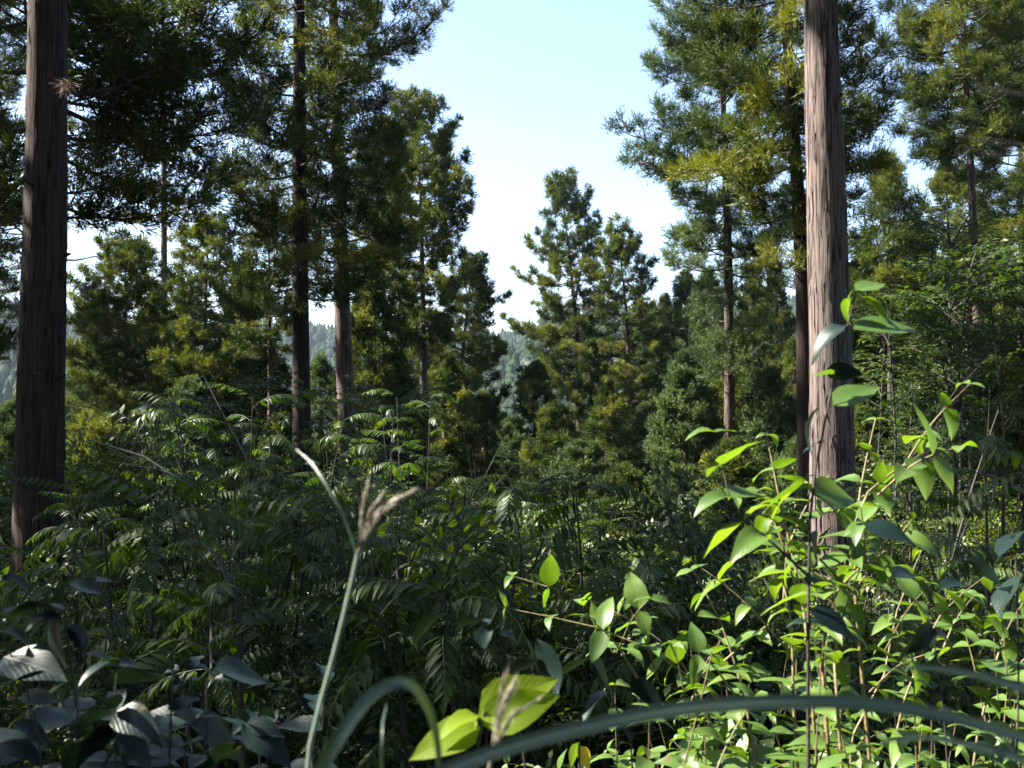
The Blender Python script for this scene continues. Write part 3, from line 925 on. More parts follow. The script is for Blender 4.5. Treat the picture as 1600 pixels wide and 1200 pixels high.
# ------------------------------------------------------------------ far-off wood on the hills
def far_wood():
    rg = np.random.default_rng(3)
    n = 8500
    az = rg.uniform(-.62, .62, n * 2)
    r = np.sqrt(rg.uniform(240 ** 2, 905 ** 2, n * 2))
    x, y = r * np.sin(az), r * np.cos(az)
    z = H(x, y)
    # keep slopes that face the view
    zf = H(x * (r - 6) / r, y * (r - 6) / r)
    keep = (z > zf - .8)
    x, y, z, r = [q[keep][:n] for q in (x, y, z, r)]
    n = len(x)
    protos = []
    for k in range(5):
        rs = np.random.default_rng(40 + k)
        Vs, Fs, o = [], [], 0
        tiers = [(0.0, 1.0, .62), (.25, .85, .72), (.5, .6, .86), (.72, .38, 1.0)]
        if k >= 3:
            tiers = [(.15, .8, .6), (.35, 1.1, .85), (.6, .8, 1.0), (.3, .9, .8)]
        for (zb, rad, zt) in tiers:
            m = 6
            a = np.linspace(0, 2 * np.pi, m * 2, endpoint=False) + rs.uniform(0, 1)
            rr_ = rad * np.where(np.arange(m * 2) % 2, .62, 1) * rs.uniform(.75, 1.15, m * 2)
            ring = np.stack([rr_ * np.cos(a), rr_ * np.sin(a), zb + rs.uniform(-.05, .05, m * 2)], -1)
            Vs.append(np.concatenate([ring, [[rs.uniform(-.05, .05), rs.uniform(-.05, .05), zt]]]))
            idx = np.arange(m * 2)
            Fs.append(np.stack([o + idx, o + (idx + 1) % (m * 2), np.full(m * 2, o + m * 2)], -1))
            o += m * 2 + 1
        protos.append((np.concatenate(Vs), np.concatenate(Fs)))
    V, F, off = [], [], 0
    for k in range(5):
        sel = np.where(np.arange(n) % 5 == k)[0]
        pv, pf = protos[k]
        s = rg.uniform(2.6, 4.4, len(sel))
        h = rg.uniform(9, 15, len(sel)) * (1 if k < 3 else .75)
        q = rg.uniform(0, 6.28, len(sel))
        c, sn = np.cos(q), np.sin(q)
        vx = (pv[None, :, 0] * c[:, None] - pv[None, :, 1] * sn[:, None]) * s[:, None] + x[sel][:, None]
        vy = (pv[None, :, 0] * sn[:, None] + pv[None, :, 1] * c[:, None]) * s[:, None] + y[sel][:, None]
        vz = pv[None, :, 2] * h[:, None] + z[sel][:, None]
        V.append(np.stack([vx, vy, vz], -1).reshape(-1, 3))
        F.append((pf[None] + off + (np.arange(len(sel)) * len(pv))[:, None, None]).reshape(-1, 3))
        off += len(sel) * len(pv)
    o = obj('far_woods', mesh('far_woods', np.concatenate(V), np.concatenate(F), [M_FAR]))
    o['kind'] = 'stuff'
    o['label'] = 'bluish far-off wood covering the hills across the valley'
    o['category'] = 'woods'


far_wood()


# ------------------------------------------------------------------ broadleaf growth
def leafy_branch_geo(L, seed, leaf=.06, n_tw=None, dens=1.0, flat=.5):
    rg = np.random.default_rng(seed)
    g = Geo()
    n = 7
    t = np.linspace(0, 1, n)
    pts = np.stack([t * L, rg.normal(0, .04, n).cumsum() * L * .4 * t, L * (.18 * np.sin(t * 2.6)) + rg.normal(0, .01, n) * L], -1)
    tube(g, pts, (.006 + .007 * L) * (1 - t * .8), 0, 5)
    nt_ = n_tw or int(11 * L * dens)
    O, D, N_ = [], [], []
    for k in range(nt_):
        s = .18 + .8 * (k + rg.random()) / nt_
        o = np.array([np.interp(s, t, pts[:, q]) for q in range(3)])
        a = math.radians(rg.uniform(25, 75)) * (1 if k % 2 else -1)
        d = norm(np.array([math.cos(a), math.sin(a), rg.uniform(-.3, .4) * flat * 2]))
        ln = rg.uniform(.25, .55) * (1.1 - .5 * s) * min(1.4, max(.6, L ** .5))
        e = o + d * ln
        tube(g, [o, (o + e) / 2 + np.array([0, 0, .03]), e], [.004, .003, .0015], 0, 3)
        m = int(ln / (leaf * .45))
        for q in range(m):
            f = (q + .6) / m
            sd = np.cross(d, [0, 0, 1]) * (1 if q % 2 else -1)
            O.append(o + (e - o) * f + np.array([0, 0, .03 * math.sin(f * 3.1)]))
            D.append(d * .65 + sd * .8 + np.array([0, 0, rg.uniform(-.45, .15)]))
            N_.append(np.array([0, 0, 1.0]) + rg.normal(0, .35, 3))
    O, D, N_ = np.array(O), np.array(D), np.array(N_)
    m = len(O)
    leafkites(g, O, D, N_, rg.uniform(.75, 1.25, m) * leaf, rg.uniform(.4, .55, m) * leaf, 1, rg)
    return g


LBG = {('m', L): [leafy_branch_geo(L, 500 + int(L * 10) + k, .065) for k in range(3)] for L in (.9, 1.6, 2.6)}
LBG.update({('b', L): [leafy_branch_geo(L, 600 + int(L * 10) + k, .105, None, .9) for k in range(3)] for L in (.9, 1.6, 2.6)})
LB = {k: [g.mesh('leafy_branch', [M_TWIG, M_BROAD], 0) for g in v] for k, v in LBG.items()}


def broadleaf_tree(u, d, v_top, v_bot, wpx, nb, label, group=None, seed=1, lean=0, stems=3, r0=.045):
    rr = random.Random(seed)
    px = d / 1600
    x = P(u, 700, d).x
    z0 = hz(x, d) - .1
    base = Vector((x, d, z0))
    root = thing('broadleaf_tree', label, 'tree', base, group)
    zt, zb = P(u, v_top, d).z, P(u, v_bot, d).z
    g = Geo()
    lines = []
    for s in range(stems):
        a = rr.uniform(0, 6.28)
        top = Vector((x + lean + math.cos(a) * wpx * px * .4, d + math.sin(a) * wpx * px * .4, zt - rr.uniform(0, .25) * (zt - zb)))
        pts = [base + Vector((math.cos(a) * .1, math.sin(a) * .1, -.1))]
        for q in (.25, .5, .75, 1):
            pts.append(base.lerp(top, q) + Vector((rr.uniform(-.12, .12), rr.uniform(-.12, .12), 0)) * (1 if q < 1 else 0))
        lines.append(pts)
        tube(g, [p - base for p in pts], [r0, r0 * .85, r0 * .6, r0 * .4, .008], 0, 7)
    obj('trunk', g.mesh('trunk', [M_TWIG], 0), root)
    first = True
    cr = None
    ga = rr.random() * 6
    for k in range(nb):
        f = (k + rr.random()) / nb
        z = zt + (zb - zt) * f
        pts = lines[k % stems]
        zs = [p.z for p in pts]
        z = min(z, zs[-1])
        o = Vector((float(np.interp(z, zs, [p.x for p in pts])), float(np.interp(z, zs, [p.y for p in pts])), z))
        ga += 2.4
        L = wpx * px * rr.uniform(.55, 1.1) * (.6 + .4 * math.sin(math.pi * min(1, f + .2)))
        Ln = min((.9, 1.6, 2.6), key=lambda q: abs(math.log(q / L)))
        me = rr.choice(LB[('b' if d < 17 else 'm', Ln)])
        el = math.radians(rr.uniform(-5, 30))
        mt = Matrix.Translation(o - base) @ Matrix.Rotation(ga, 4, 'Z') @ Matrix.Rotation(-el, 4, 'Y') @ Matrix.Scale(L / Ln, 4)
        if first:
            cr = obj('crown', me, root)
            cr.matrix_local = mt
            inv = mt.inverted()
            first = False
        else:
            b = obj('branch', me, cr)
            b.matrix_local = inv @ mt
    return root


broadleaf_tree(1470, 15, 400, 800, 130, 80, 'glossy-leaved tree in dark tiers right of the sunlit trunk', seed=1)
broadleaf_tree(1580, 14, 430, 820, 120, 70, 'glossy-leaved tree filling the right edge with dark tiers of small leaves', seed=2)
broadleaf_tree(1395, 16, 480, 800, 90, 56, 'smaller glossy-leaved tree close behind the sunlit trunk', seed=3)
broadleaf_tree(1530, 19, 330, 640, 120, 64, 'tall shaded broadleaf tree behind the glossy-leaved pair at right', seed=4)
broadleaf_tree(380, 16, 600, 900, 120, 46, 'dark leafy young tree in front of the slim pair of trunks', seed=5)
broadleaf_tree(600, 17, 590, 900, 110, 46, 'dark leafy young tree growing right of the slim pair of trunks', seed=6)
broadleaf_tree(250, 18, 640, 900, 110, 40, 'leafy young tree low between the left trunk and the slim pair', seed=7)
broadleaf_tree(1180, 15, 760, 960, 90, 36, 'leafy young tree behind the fresh green shrub, left of the sunlit trunk', seed=8)
broadleaf_tree(860, 19, 740, 950, 110, 40, 'leafy young tree low in the centre beneath the forked cedar', seed=9)
broadleaf_tree(1040, 17, 780, 960, 100, 36, 'leafy young tree low in the centre right under the blue-green cedars', seed=10)


# out of the picture on the left: leafy trees added to shade the corner and the bank
def side_tree(x, y, h, hb, w, nb, seed):
    u = 800 + 1600 * x / y
    d = y
    pxd = 1600 / d
    z0 = hz(x, y)
    v = lambda z: 660 - (z - EYE) * pxd
    broadleaf_tree(u, d, v(z0 + h), v(z0 + hb), w * pxd, nb, 'leafy tree of the undergrowth added outside the picture at left for its shade', 'leafy trees added outside the picture', seed)


side_tree(-4.4, 1.9, 4.1, 1.4, 1.3, 85, 31)
side_tree(-3.0, 1.35, 3.0, 2.0, .8, 110, 36)
side_tree(-3.1, 2.15, 3.1, 2.0, .7, 90, 39)
side_tree(-3.4, .6, 3.0, .9, .9, 60, 32)
side_tree(-5.6, 3.9, 5.0, 1.6, 1.2, 70, 37)
side_tree(-6.4, 4.6, 5.5, 2.6, 1.1, 30, 34)
side_tree(-10, 9.5, 7.5, 2.0, 2.0, 46, 35)


# bushes that fill the bank: shared crowns
def bush_crown_geo(seed, Rb=1.0, n=26, leaf='m'):
    rg = random.Random(seed)
    g = Geo()
    for k in range(n):
        a = k * 2.4 + rg.uniform(-.3, .3)
        el = math.radians(rg.uniform(-5, 75))
        b = rg.choice(LBG[(leaf, .9)])
        s = rg.uniform(.75, 1.25) * Rb
        g.geo(b, Matrix.Translation((rg.uniform(-.25, .25) * Rb, rg.uniform(-.25, .25) * Rb, rg.uniform(-.5, .35) * Rb)) @ Matrix.Rotation(a, 4, 'Z') @ Matrix.Rotation(-el, 4, 'Y') @ Matrix.Scale(s, 4))
    return g


BCg = [bush_crown_geo(70 + k) for k in range(4)]
BC = [g.mesh('bush_crown', [M_TWIG, M_BROAD], 0) for g in BCg + [bush_crown_geo(80, 1, 24, 'b'), bush_crown_geo(81, 1, 22, 'b'), bush_crown_geo(82, 1, 24, 'b')]]
BC2 = [BCg[0].mesh('bush_crown', [M_TWIG, M_COVER], 0), BCg[2].mesh('bush_crown', [M_TWIG, M_COVER], 0)]
sg = Geo()
for k in range(5):
    a = k * 1.3
    tube(sg, [(0, 0, -1), (.1 * math.cos(a), .1 * math.sin(a), -.5), (.4 * math.cos(a), .4 * math.sin(a), .3)], [.02, .015, .006], 0, 5)
BST = sg.mesh('bush_stems', [M_TWIG], 0)


def bush(x, y, top, s, meshes, label, group, rr, cat='bush'):
    """A bush whose leaves reach the height top; s is its half-width."""
    z0 = hz(x, y)
    t = thing('bush', label, cat, (x, y, z0), group)
    zc = max(.35, top - z0 - .9 * s)
    st = obj('stem', BST, t, (0, 0, zc))
    st.scale = (s, s, zc + .05)
    c = obj('crown', rr.choice(meshes), t, (0, 0, zc))
    c.scale = (s, s, s * rr.uniform(.85, 1.15))
    c.rotation_euler = (rr.uniform(-.15, .15), rr.uniform(-.15, .15), rr.uniform(0, 6.28))
    return t


rr = random.Random(21)
BL = []
for k in range(150):
    d = 5.0 + 25 * rr.random() ** 1.1
    u = rr.uniform(-150, 1750)
    v = rr.uniform(730, 1000) if d > 9 else rr.uniform(900, 1120)
    if 740 < u < 1230:
        v = max(v, 870)
    p = P(u, v, d)
    sz = rr.uniform(.55, 1.0) * (1 + d / 30)
    w_ = rr.choice(['small-leaved', 'broad-leaved', 'bright-leaved'])
    ms = {'small-leaved': BC[:4], 'broad-leaved': BC[4:], 'bright-leaved': BC2}[w_]
    BL.append((bush(p.x, p.y, p.z, sz, ms, '', 'bushes in the undergrowth', rr), u, v, ('near ' if d < 11 else 'farther ') + w_))
for (o_, u, v, w_), lb in zip(BL, labelled([(b[1], b[2], b[3]) for b in BL], 'bush')):
    o_['label'] = lb
for k in range(46):        # lower, sunlit growth seen through the gaps
    d = rr.uniform(12, 30)
    u = rr.uniform(380, 1350)
    x = P(u, 800, d).x
    bush(x, d, hz(x, d) + rr.uniform(.7, 1.4), rr.uniform(.7, 1.2), BC2,
         'low bright green bush on the forest floor seen through gaps', 'low bushes on the forest floor', rr)


# ground cover
def ground_cover():
    rg = np.random.default_rng(9)
    n = 46000
    y = 1.5 + 43 * rg.random(n) ** .9
    x = rg.uniform(-1, 1, n) * (y * .62 + 3)
    z = H(x, y) + rg.uniform(.0, .28, n)
    g = Geo()
    D = rg.normal(size=(n, 3)); D[:, 2] = rg.uniform(-.3, .5, n)
    Nn = rg.normal(0, .4, (n, 3)); Nn[:, 2] += 1
    L = rg.uniform(.06, .14, n) * (1 + y / 30)
    leafkites(g, np.stack([x, y, z], -1), D, Nn, L, L * .4, 0, rg)
    o = obj('ground_cover', g.mesh('ground_cover', [M_COVER]))
    o['kind'] = 'stuff'
    o['label'] = 'low leafy ground cover over the forest floor'
    o['category'] = 'ground cover'


ground_cover()


# ------------------------------------------------------------------ pinnate-leaved shrubs
def blade_leaf(L=1, W=.4, nx=6, droop=.25, fold=.12, wav=.02, seed=0, sharp=1.0, base=.3):
    """Leaf blade along +X with a folded midrib: nx by 4 quads, UV (along, across -1..1)."""
    rg = random.Random(seed)
    V, UV = [], []
    for i in range(nx + 1):
        t = i / nx
        w = W / 2 * (math.sin(math.pi * t ** (.62 + base * .3)) ** .9) * (1 - .25 * t) * 1.12
        if i == 0:
            w = W * .02
        if i == nx:
            w = W * .004
        ang = droop * 2.2 * t
        cx = L * (math.sin(ang) / (droop * 2.2) if droop > .01 else t)
        cz = -L * ((1 - math.cos(ang)) / (droop * 2.2) if droop > .01 else 0)
        for s in (-1, -.5, 0, .5, 1):
            zz = cz + abs(s) * w * fold * 2 + wav * L * math.sin(t * 9 + s * 2 + seed) * abs(s)
            V.append((cx, s * w, zz))
            UV.append((t, s * w / (W / 2)))
    F = []
    for i in range(nx):
        for j in range(4):
            a = i * 5 + j
            F.append((a, a + 5, a + 6, a + 1))
    return np.array(V), np.array(F), np.array(UV)


def leaflet_geo(seed):
    V, F, UV = blade_leaf(1, .26, 3, .22, .15, .01, seed)
    keep = [i * 5 + j for i in range(4) for j in (0, 2, 4)]
    V = V[keep]; UV = UV[keep]
    F = np.array([(i * 3 + j, i * 3 + 3 + j, i * 3 + 4 + j, i * 3 + 1 + j) for i in range(3) for j in range(2)])
    return V, F, UV


LEAFLET = [leaflet_geo(k) for k in range(3)]
LEAFLET_ME = [mesh('leaflet', V, F, [M_PINN], smooth=True, uv=UV) for V, F, UV in LEAFLET]


def frond_layout(L, pairs, arch, seed):
    """Rachis points and the matrices of the leaflets."""
    rg = random.Random(seed)
    pts = []
    for i in range(9):
        t = i / 8
        ang = arch * t
        pts.append(Vector((L * math.sin(ang) / arch if arch > .01 else L * t, .04 * L * math.sin(3 * t + seed), -L * (1 - math.cos(ang)) / arch if arch > .01 else 0)))
    mats = []
    for k in range(pairs):
        t = .16 + .80 * k / (pairs - 1)
        i = min(7, int(t * 8))
        p = pts[i].lerp(pts[i + 1], t * 8 - i)
        tg = (pts[i + 1] - pts[i]).normalized()
        el = math.asin(-tg.z)
        ll = L * .27 * (math.sin(math.pi * (.18 + .72 * t)) ** .6) * rg.uniform(.9, 1.1)
        for s in (-1, 1):
            fw = math.radians(62 - 25 * t + rg.uniform(-6, 6))
            dr = math.radians(rg.uniform(10, 38))
            m = Matrix.Translation(p) @ Matrix.Rotation(el, 4, 'Y') @ Matrix.Rotation(s * fw, 4, 'Z') @ Matrix.Rotation(dr, 4, 'Y') @ Matrix.Rotation(-s * rg.uniform(.0, .3), 4, 'X') @ Matrix.Scale(ll, 4)
            mats.append(m)
    tg = (pts[-1] - pts[-2]).normalized()
    mats.append(Matrix.Translation(pts[-1]) @ Matrix.Rotation(math.asin(-tg.z), 4, 'Y') @ Matrix.Scale(L * .2, 4))
    return pts, mats


FRL = [frond_layout(1, pr, ar, sd) for pr, ar, sd in ((9, .9, 1), (11, 1.3, 2), (8, .6, 3), (10, 1.7, 4))]
FR_ME, RAC_ME = [], []
for pts, mats in FRL:
    g = Geo()
    tube(g, pts, [.007 - .0006 * i for i in range(9)], 0, 3)
    RAC_ME.append(g.mesh('rachis', [M_RACH], 0))
    g = Geo()
    tube(g, pts, [.007 - .0006 * i for i in range(9)], 0, 3)
    for q, m in enumerate(mats):
        V, F, UV = LEAFLET[q % 3]
        A = np.array(m)
        g.add(V @ A[:3, :3].T + A[:3, 3], F, 1)
    V, F, M = g.arr()
    FR_ME.append(mesh('compound_leaf', V, F, [M_RACH, M_PINN], M, smooth=True))


def frond(parent, base, origin, mt3, L, k, split):
    """mt3: rotation matrix (4x4). Parts: compound_leaf (> leaflet when split)."""
    M = Matrix.Translation(origin - base) @ mt3 @ Matrix.Scale(L, 4)
    if not split:
        o = obj('compound_leaf', FR_ME[k], parent)
        o.matrix_local = M
        return
    o = obj('compound_leaf', RAC_ME[k], parent)
    o.matrix_local = M
    for q, m in enumerate(FRL[k][1]):
        c = obj('leaflet', LEAFLET_ME[q % 3], o)
        c.matrix_local = m


def aim(origin, target, roll=0):
    d = target - origin
    az = math.atan2(d.y, d.x)
    el = math.asin(max(-1, min(1, d.z / max(d.length, 1e-6))))
    return Matrix.Rotation(az, 4, 'Z') @ Matrix.Rotation(-el, 4, 'Y') @ Matrix.Rotation(roll, 4, 'X')


def pinnate_shrub(u, v_top, d, stems, nfr, L, label, group, rr, split=False, spread=.5, fixed=()):
    x = P(u, 800, d).x
    base = Vector((x, d, hz(x, d)))
    root = thing('pinnate_shrub', label, 'shrub', base, group)
    for s in range(stems):
        a = rr.uniform(0, 6.28)
        top = P(u, v_top + rr.uniform(0, 90) * 5 / d, d) + Vector((math.cos(a), math.sin(a), 0)) * spread * rr.uniform(.3, 1.2)
        if s == 0:
            top = P(u, v_top, d)
        mid = base.lerp(top, .55) + Vector((rr.uniform(-.15, .15), rr.uniform(-.15, .15), .1))
        g = Geo()
        pts = [base - base, (base.lerp(mid, .5) - base) + Vector((rr.uniform(-.05, .05), 0, 0)), mid - base, mid.lerp(top, .6) - base + Vector((0, 0, .04)), top - base]
        tube(g, pts, [.016, .014, .011, .008, .005], 0, 5)
        obj('stem', g.mesh('stem', [M_TWIG], 0), root)
        ga = rr.random() * 6
        for q in range(nfr):
            f = 1 - .42 * (q / nfr) ** 1.2
            i = min(3, int(f * 4))
            p = pts[i].lerp(pts[min(4, i + 1)], f * 4 - i) if f < 1 else pts[-1]
            ga += 2.4 + rr.uniform(-.3, .3)
            el = math.radians(38 - 30 * q / nfr + rr.uniform(-12, 12))
            dv = Vector((math.cos(ga) * math.cos(el), math.sin(ga) * math.cos(el), math.sin(el)))
            o = p + base
            frond(root, base, o, aim(o, o + dv, rr.uniform(-.3, .3)), L * rr.uniform(.8, 1.15), rr.randrange(4), split)
    for (u0, v0, u1, v1, dd, k, roll) in fixed:
        o, e = P(u0, v0, dd), P(u1, v1, dd)
        Lf = (e - o).length * 1.15
        # start a little above the chord, because the rachis arches down
        frond(root, base, o, aim(o, e + Vector((0, 0, .22 * Lf)), roll), Lf, k, True)
        g = Geo()
        q = P(u, v_top + 40, d)
        tube(g, [q - base, q.lerp(o, .6) - base + Vector((0, 0, -.05)), o - base], [.007, .006, .004], 0, 4)
        obj('stem', g.mesh('stem', [M_TWIG], 0), root)
    return root


rr = random.Random(33)
pinnate_shrub(250, 770, 5.0, 2, 7, .50, 'pinnate shrub whose sunlit arched leaf curls down beside the left trunk', None, rr, True,
              fixed=[(243, 782, 222, 872, 4.9, 1, .9), (222, 842, 172, 882, 4.9, 0, .3)])
pinnate_shrub(330, 930, 4.6, 2, 7, .46, 'low pinnate shrub with pale lit leaf combs above the dark corner', None, rr, True,
              fixed=[(330, 945, 255, 975, 4.3, 0, .2), (400, 975, 318, 980, 4.3, 1, .2), (330, 1045, 205, 1075, 3.9, 0, .1)])
pinnate_shrub(470, 800, 6.0, 3, 8, .52, 'tall pinnate shrub in front of the slim pair of trunks', None, rr, True,
              fixed=[(540, 850, 430, 865, 5.8, 2, .1), (520, 780, 370, 790, 5.6, 2, 0)])
pinnate_shrub(620, 850, 4.8, 2, 8, .46, 'pinnate shrub with one leaf shining white just right of the plume', None, rr, True,
              fixed=[(655, 850, 570, 870, 4.6, 0, .5), (628, 940, 600, 1010, 4.4, 3, .4)])
pinnate_shrub(810, 870, 4.6, 3, 8, .45, 'pinnate shrub in the centre with drooping combs of lit leaflets', None, rr, True,
              fixed=[(815, 862, 795, 950, 4.4, 1, .8), (850, 840, 760, 900, 4.5, 0, .5), (745, 880, 735, 940, 4.4, 3, .4)])
pinnate_shrub(900, 770, 5.4, 2, 6, .50, 'tall pinnate shrub with a slanting stem left of the fresh green shrub', None, rr, True,
              fixed=[(895, 760, 955, 795, 5.2, 1, -.6), (880, 790, 800, 790, 5.3, 0, .2)])
pinnate_shrub(1540, 700, 6.0, 2, 7, .55, 'pinnate shrub with grey-green leaf combs at the right edge', None, rr, True,
              fixed=[(1560, 690, 1430, 705, 5.6, 2, .1), (1600, 740, 1485, 775, 5.2, 0, .2)])
pinnate_shrub(960, 880, 5.0, 3, 7, .45, 'low pinnate shrub right of the central one, half shaded', None, rr, False)
spots = [(60, 830, 6.5), (120, 900, 5.5), (180, 760, 8), (330, 740, 9), (400, 850, 7), (420, 700, 10), (520, 760, 8), (560, 900, 6), (600, 700, 11), (680, 790, 7.5), (700, 900, 5.5),
         (740, 830, 9), (770, 800, 7), (850, 930, 6), (880, 850, 8), (930, 900, 7), (1000, 850, 8.5), (1050, 880, 7), (1120, 850, 9), (260, 880, 7), (340, 990, 5), (480, 960, 5.5),
         (440, 1000, 7), (640, 980, 6), (560, 800, 12), (300, 700, 12), (140, 820, 10), (1420, 780, 8), (1500, 800, 7), (1580, 820, 8), (1450, 720, 11), (20, 760, 9), (660, 1050, 8), (500, 1060, 7),
         (200, 1000, 6), (760, 960, 8), (640, 760, 13), (470, 740, 14), (860, 780, 13), (980, 790, 14)]
TALL = [(395, 620, 9.5), (470, 600, 11), (555, 690, 8.5), (330, 690, 8), (620, 620, 12.5), (185, 730, 8), (120, 780, 9), (700, 740, 9), (770, 760, 10), (850, 800, 11), (250, 640, 12), (940, 860, 9), (1050, 880, 9), (430, 720, 7), (520, 780, 6.5), (640, 730, 8), (350, 800, 6)]
SLAB = labelled([(t_[0], t_[1], 'shaded') for t_ in spots], 'pinnate shrub')
for k, (u, v, d) in enumerate(spots):
    v += (55 if d > 6.5 else 25) + (45 if 800 < u < 1200 else 0)
    if (d > 10 and k % 2) or k % 4 == 3:
        continue
    pinnate_shrub(u, v, d, 3, 7, rr.uniform(.30, .42), SLAB[k], 'pinnate shrubs covering the bank', rr, False, spread=.6)


TLAB = labelled([(t_[0], t_[1], 'tall') for t_ in TALL], 'pinnate-leaved sapling')
for k, (u, v, d) in enumerate(TALL):
    pinnate_shrub(u, v, d, 4, 8, rr.uniform(.34, .46), TLAB[k], 'tall pinnate saplings', rr, False, spread=.8)
# thin bare stems leaning through the tangle
BARE = ['thin bare dark stem leaning ' + q for q in ('left below the arched sunlit fern-like leaf', 'left in front of the slim pair of trunks', 'left low in the centre beside the plume', 'left close to the thick left trunk, over the fronds',
        'right over the foot of the glossy-leaved trees', 'right from behind the sunlit trunk', 'right beneath the round-topped cedar', 'left above the dark lower left corner')]
for k, (u0, v0, u1, v1, d) in enumerate([(372, 935, 305, 838, 4.6), (420, 800, 345, 640, 8), (745, 1120, 640, 960, 5),
                                         (300, 760, 150, 690, 7), (1480, 900, 1560, 640, 8), (1400, 760, 1500, 600, 12), (700, 860, 760, 740, 8), (200, 1000, 110, 860, 6)]):
    a, b_ = P(u0, v0, d), P(u1, v1, d * 1.03)
    gx = Vector((a.x + (a.x - b_.x) * .3, d, 0)); gx.z = hz(gx.x, gx.y)
    t = thing('bare_sapling', BARE[k], 'sapling', gx, 'bare stems leaning through the undergrowth')
    g = Geo()
    pts = [Vector((0, 0, 0)), a - gx, a.lerp(b_, .5) - gx + Vector((0, 0, .05)), b_ - gx]
    tube(g, pts, [.016, .013, .009, .004], 0, 5)
    for q in range(6):
        c = a.lerp(b_, rr.random()) - gx
        dd = (b_ - a).normalized() * .3 + Vector((rr.uniform(-.3, .3), rr.uniform(-.3, .3), rr.uniform(-.1, .3)))
        tube(g, [c, c + dd * .5, c + dd], [.005, .003, .001], 0, 3)
    obj('stem', g.mesh('stem', [M_TWIG], 0), t)


# ------------------------------------------------------------------ large-leaved shrubs in front
LEAFV = [blade_leaf(1, w, 6, dr, fo, wv, s) for s, (w, dr, fo, wv) in enumerate([(.50, .28, .12, .012), (.44, .45, .16, .02), (.55, .18, .08, .015), (.46, .62, .2, .02), (.52, .36, .05, .03)])]
LEAF_ME = {m.name: [mesh('leaf', V, F, [m], smooth=True, uv=UV) for V, F, UV in LEAFV] for m in (M_FORE, M_DARKL, M_YEL, M_GLOW)}


def put_leaf(root, base, p, direction, L, mat, rr, roll=0.0, k=None):
    o = obj('leaf', LEAF_ME[mat.name][rr.randrange(5) if k is None else k], root)
    o.matrix_local = Matrix.Translation(p - base) @ aim(Vector((0, 0, 0)), Vector(direction), roll) @ Matrix.Scale(L, 4)
    return o


def curve_pts(pts, n=10):
    """Points along a smooth curve through pts, parametrised by chord length so that long first segments do not kink it."""
    m = len(pts)
    t = [0.0]
    for k in range(m - 1):
        t.append(t[-1] + max(1e-6, (pts[k + 1] - pts[k]).length) ** .5)
    T = []
    for k in range(m):
        if k == 0:
            T.append((pts[1] - pts[0]) / (t[1] - t[0]))
        elif k == m - 1:
            T.append((pts[-1] - pts[-2]) / (t[-1] - t[-2]))
        else:
            a, b = t[k] - t[k - 1], t[k + 1] - t[k]
            T.append(((pts[k] - pts[k - 1]) / a * b + (pts[k + 1] - pts[k]) / b * a) / (a + b))
    out = []
    for i in range(n + 1):
        x = t[-1] * i / n
        k = min(m - 2, max(q for q in range(m) if t[q] <= x + 1e-9))
        h = t[k + 1] - t[k]
        f = (x - t[k]) / h
        out.append(pts[k] * (2 * f ** 3 - 3 * f ** 2 + 1) + T[k] * h * (f ** 3 - 2 * f ** 2 + f) + pts[k + 1] * (3 * f ** 2 - 2 * f ** 3) + T[k + 1] * h * (f ** 3 - f ** 2))
    return out


def stem_with_leaves(root, base, line, r, mat_s, mat_l, rr, nodes, leafL, start=.25, tipgrow=True, spread=.9):
    pts = curve_pts(line, 14)
    g = Geo()
    n = len(pts)
    tube(g, [p - base for p in pts], [r * (1 - .75 * i / (n - 1)) for i in range(n)], 0, 6)
    obj('stem', g.mesh('stem', [mat_s], 0), root)
    for q in range(nodes):
        f = start + (1 - start) * (q + (0 if q < nodes - 1 else 1) * .0) / max(1, nodes - 1)
        i = min(n - 2, int(f * (n - 1)))
        p = pts[i].lerp(pts[i + 1], f * (n - 1) - i)
        tg = (pts[i + 1] - pts[i]).normalized()
        A = tg.cross(Vector((0, 0, 1)))
        A = A.normalized() if A.length > .1 else Vector((1, 0, 0))
        B = tg.cross(A)
        ang = q * math.pi / 2 + rr.uniform(-.4, .4)
        for s in (1, -1):
            side = (A * math.cos(ang) + B * math.sin(ang)) * s
            dv = tg * .22 + side * spread + Vector((0, 0, .0))
            LL = leafL * rr.uniform(.5, 1.15) * (.55 if (tipgrow and q == nodes - 1) else 1)
            put_leaf(root, base, p, dv, LL, mat_l, rr, rr.uniform(-.5, .5))


def shrub_root(u, d, label, group=None, name='leafy_shrub', cat='shrub'):
    x = P(u, 900, d).x
    base = Vector((x, d, hz(x, d)))
    return thing(name, label, cat, base, group), base


rr = random.Random(44)
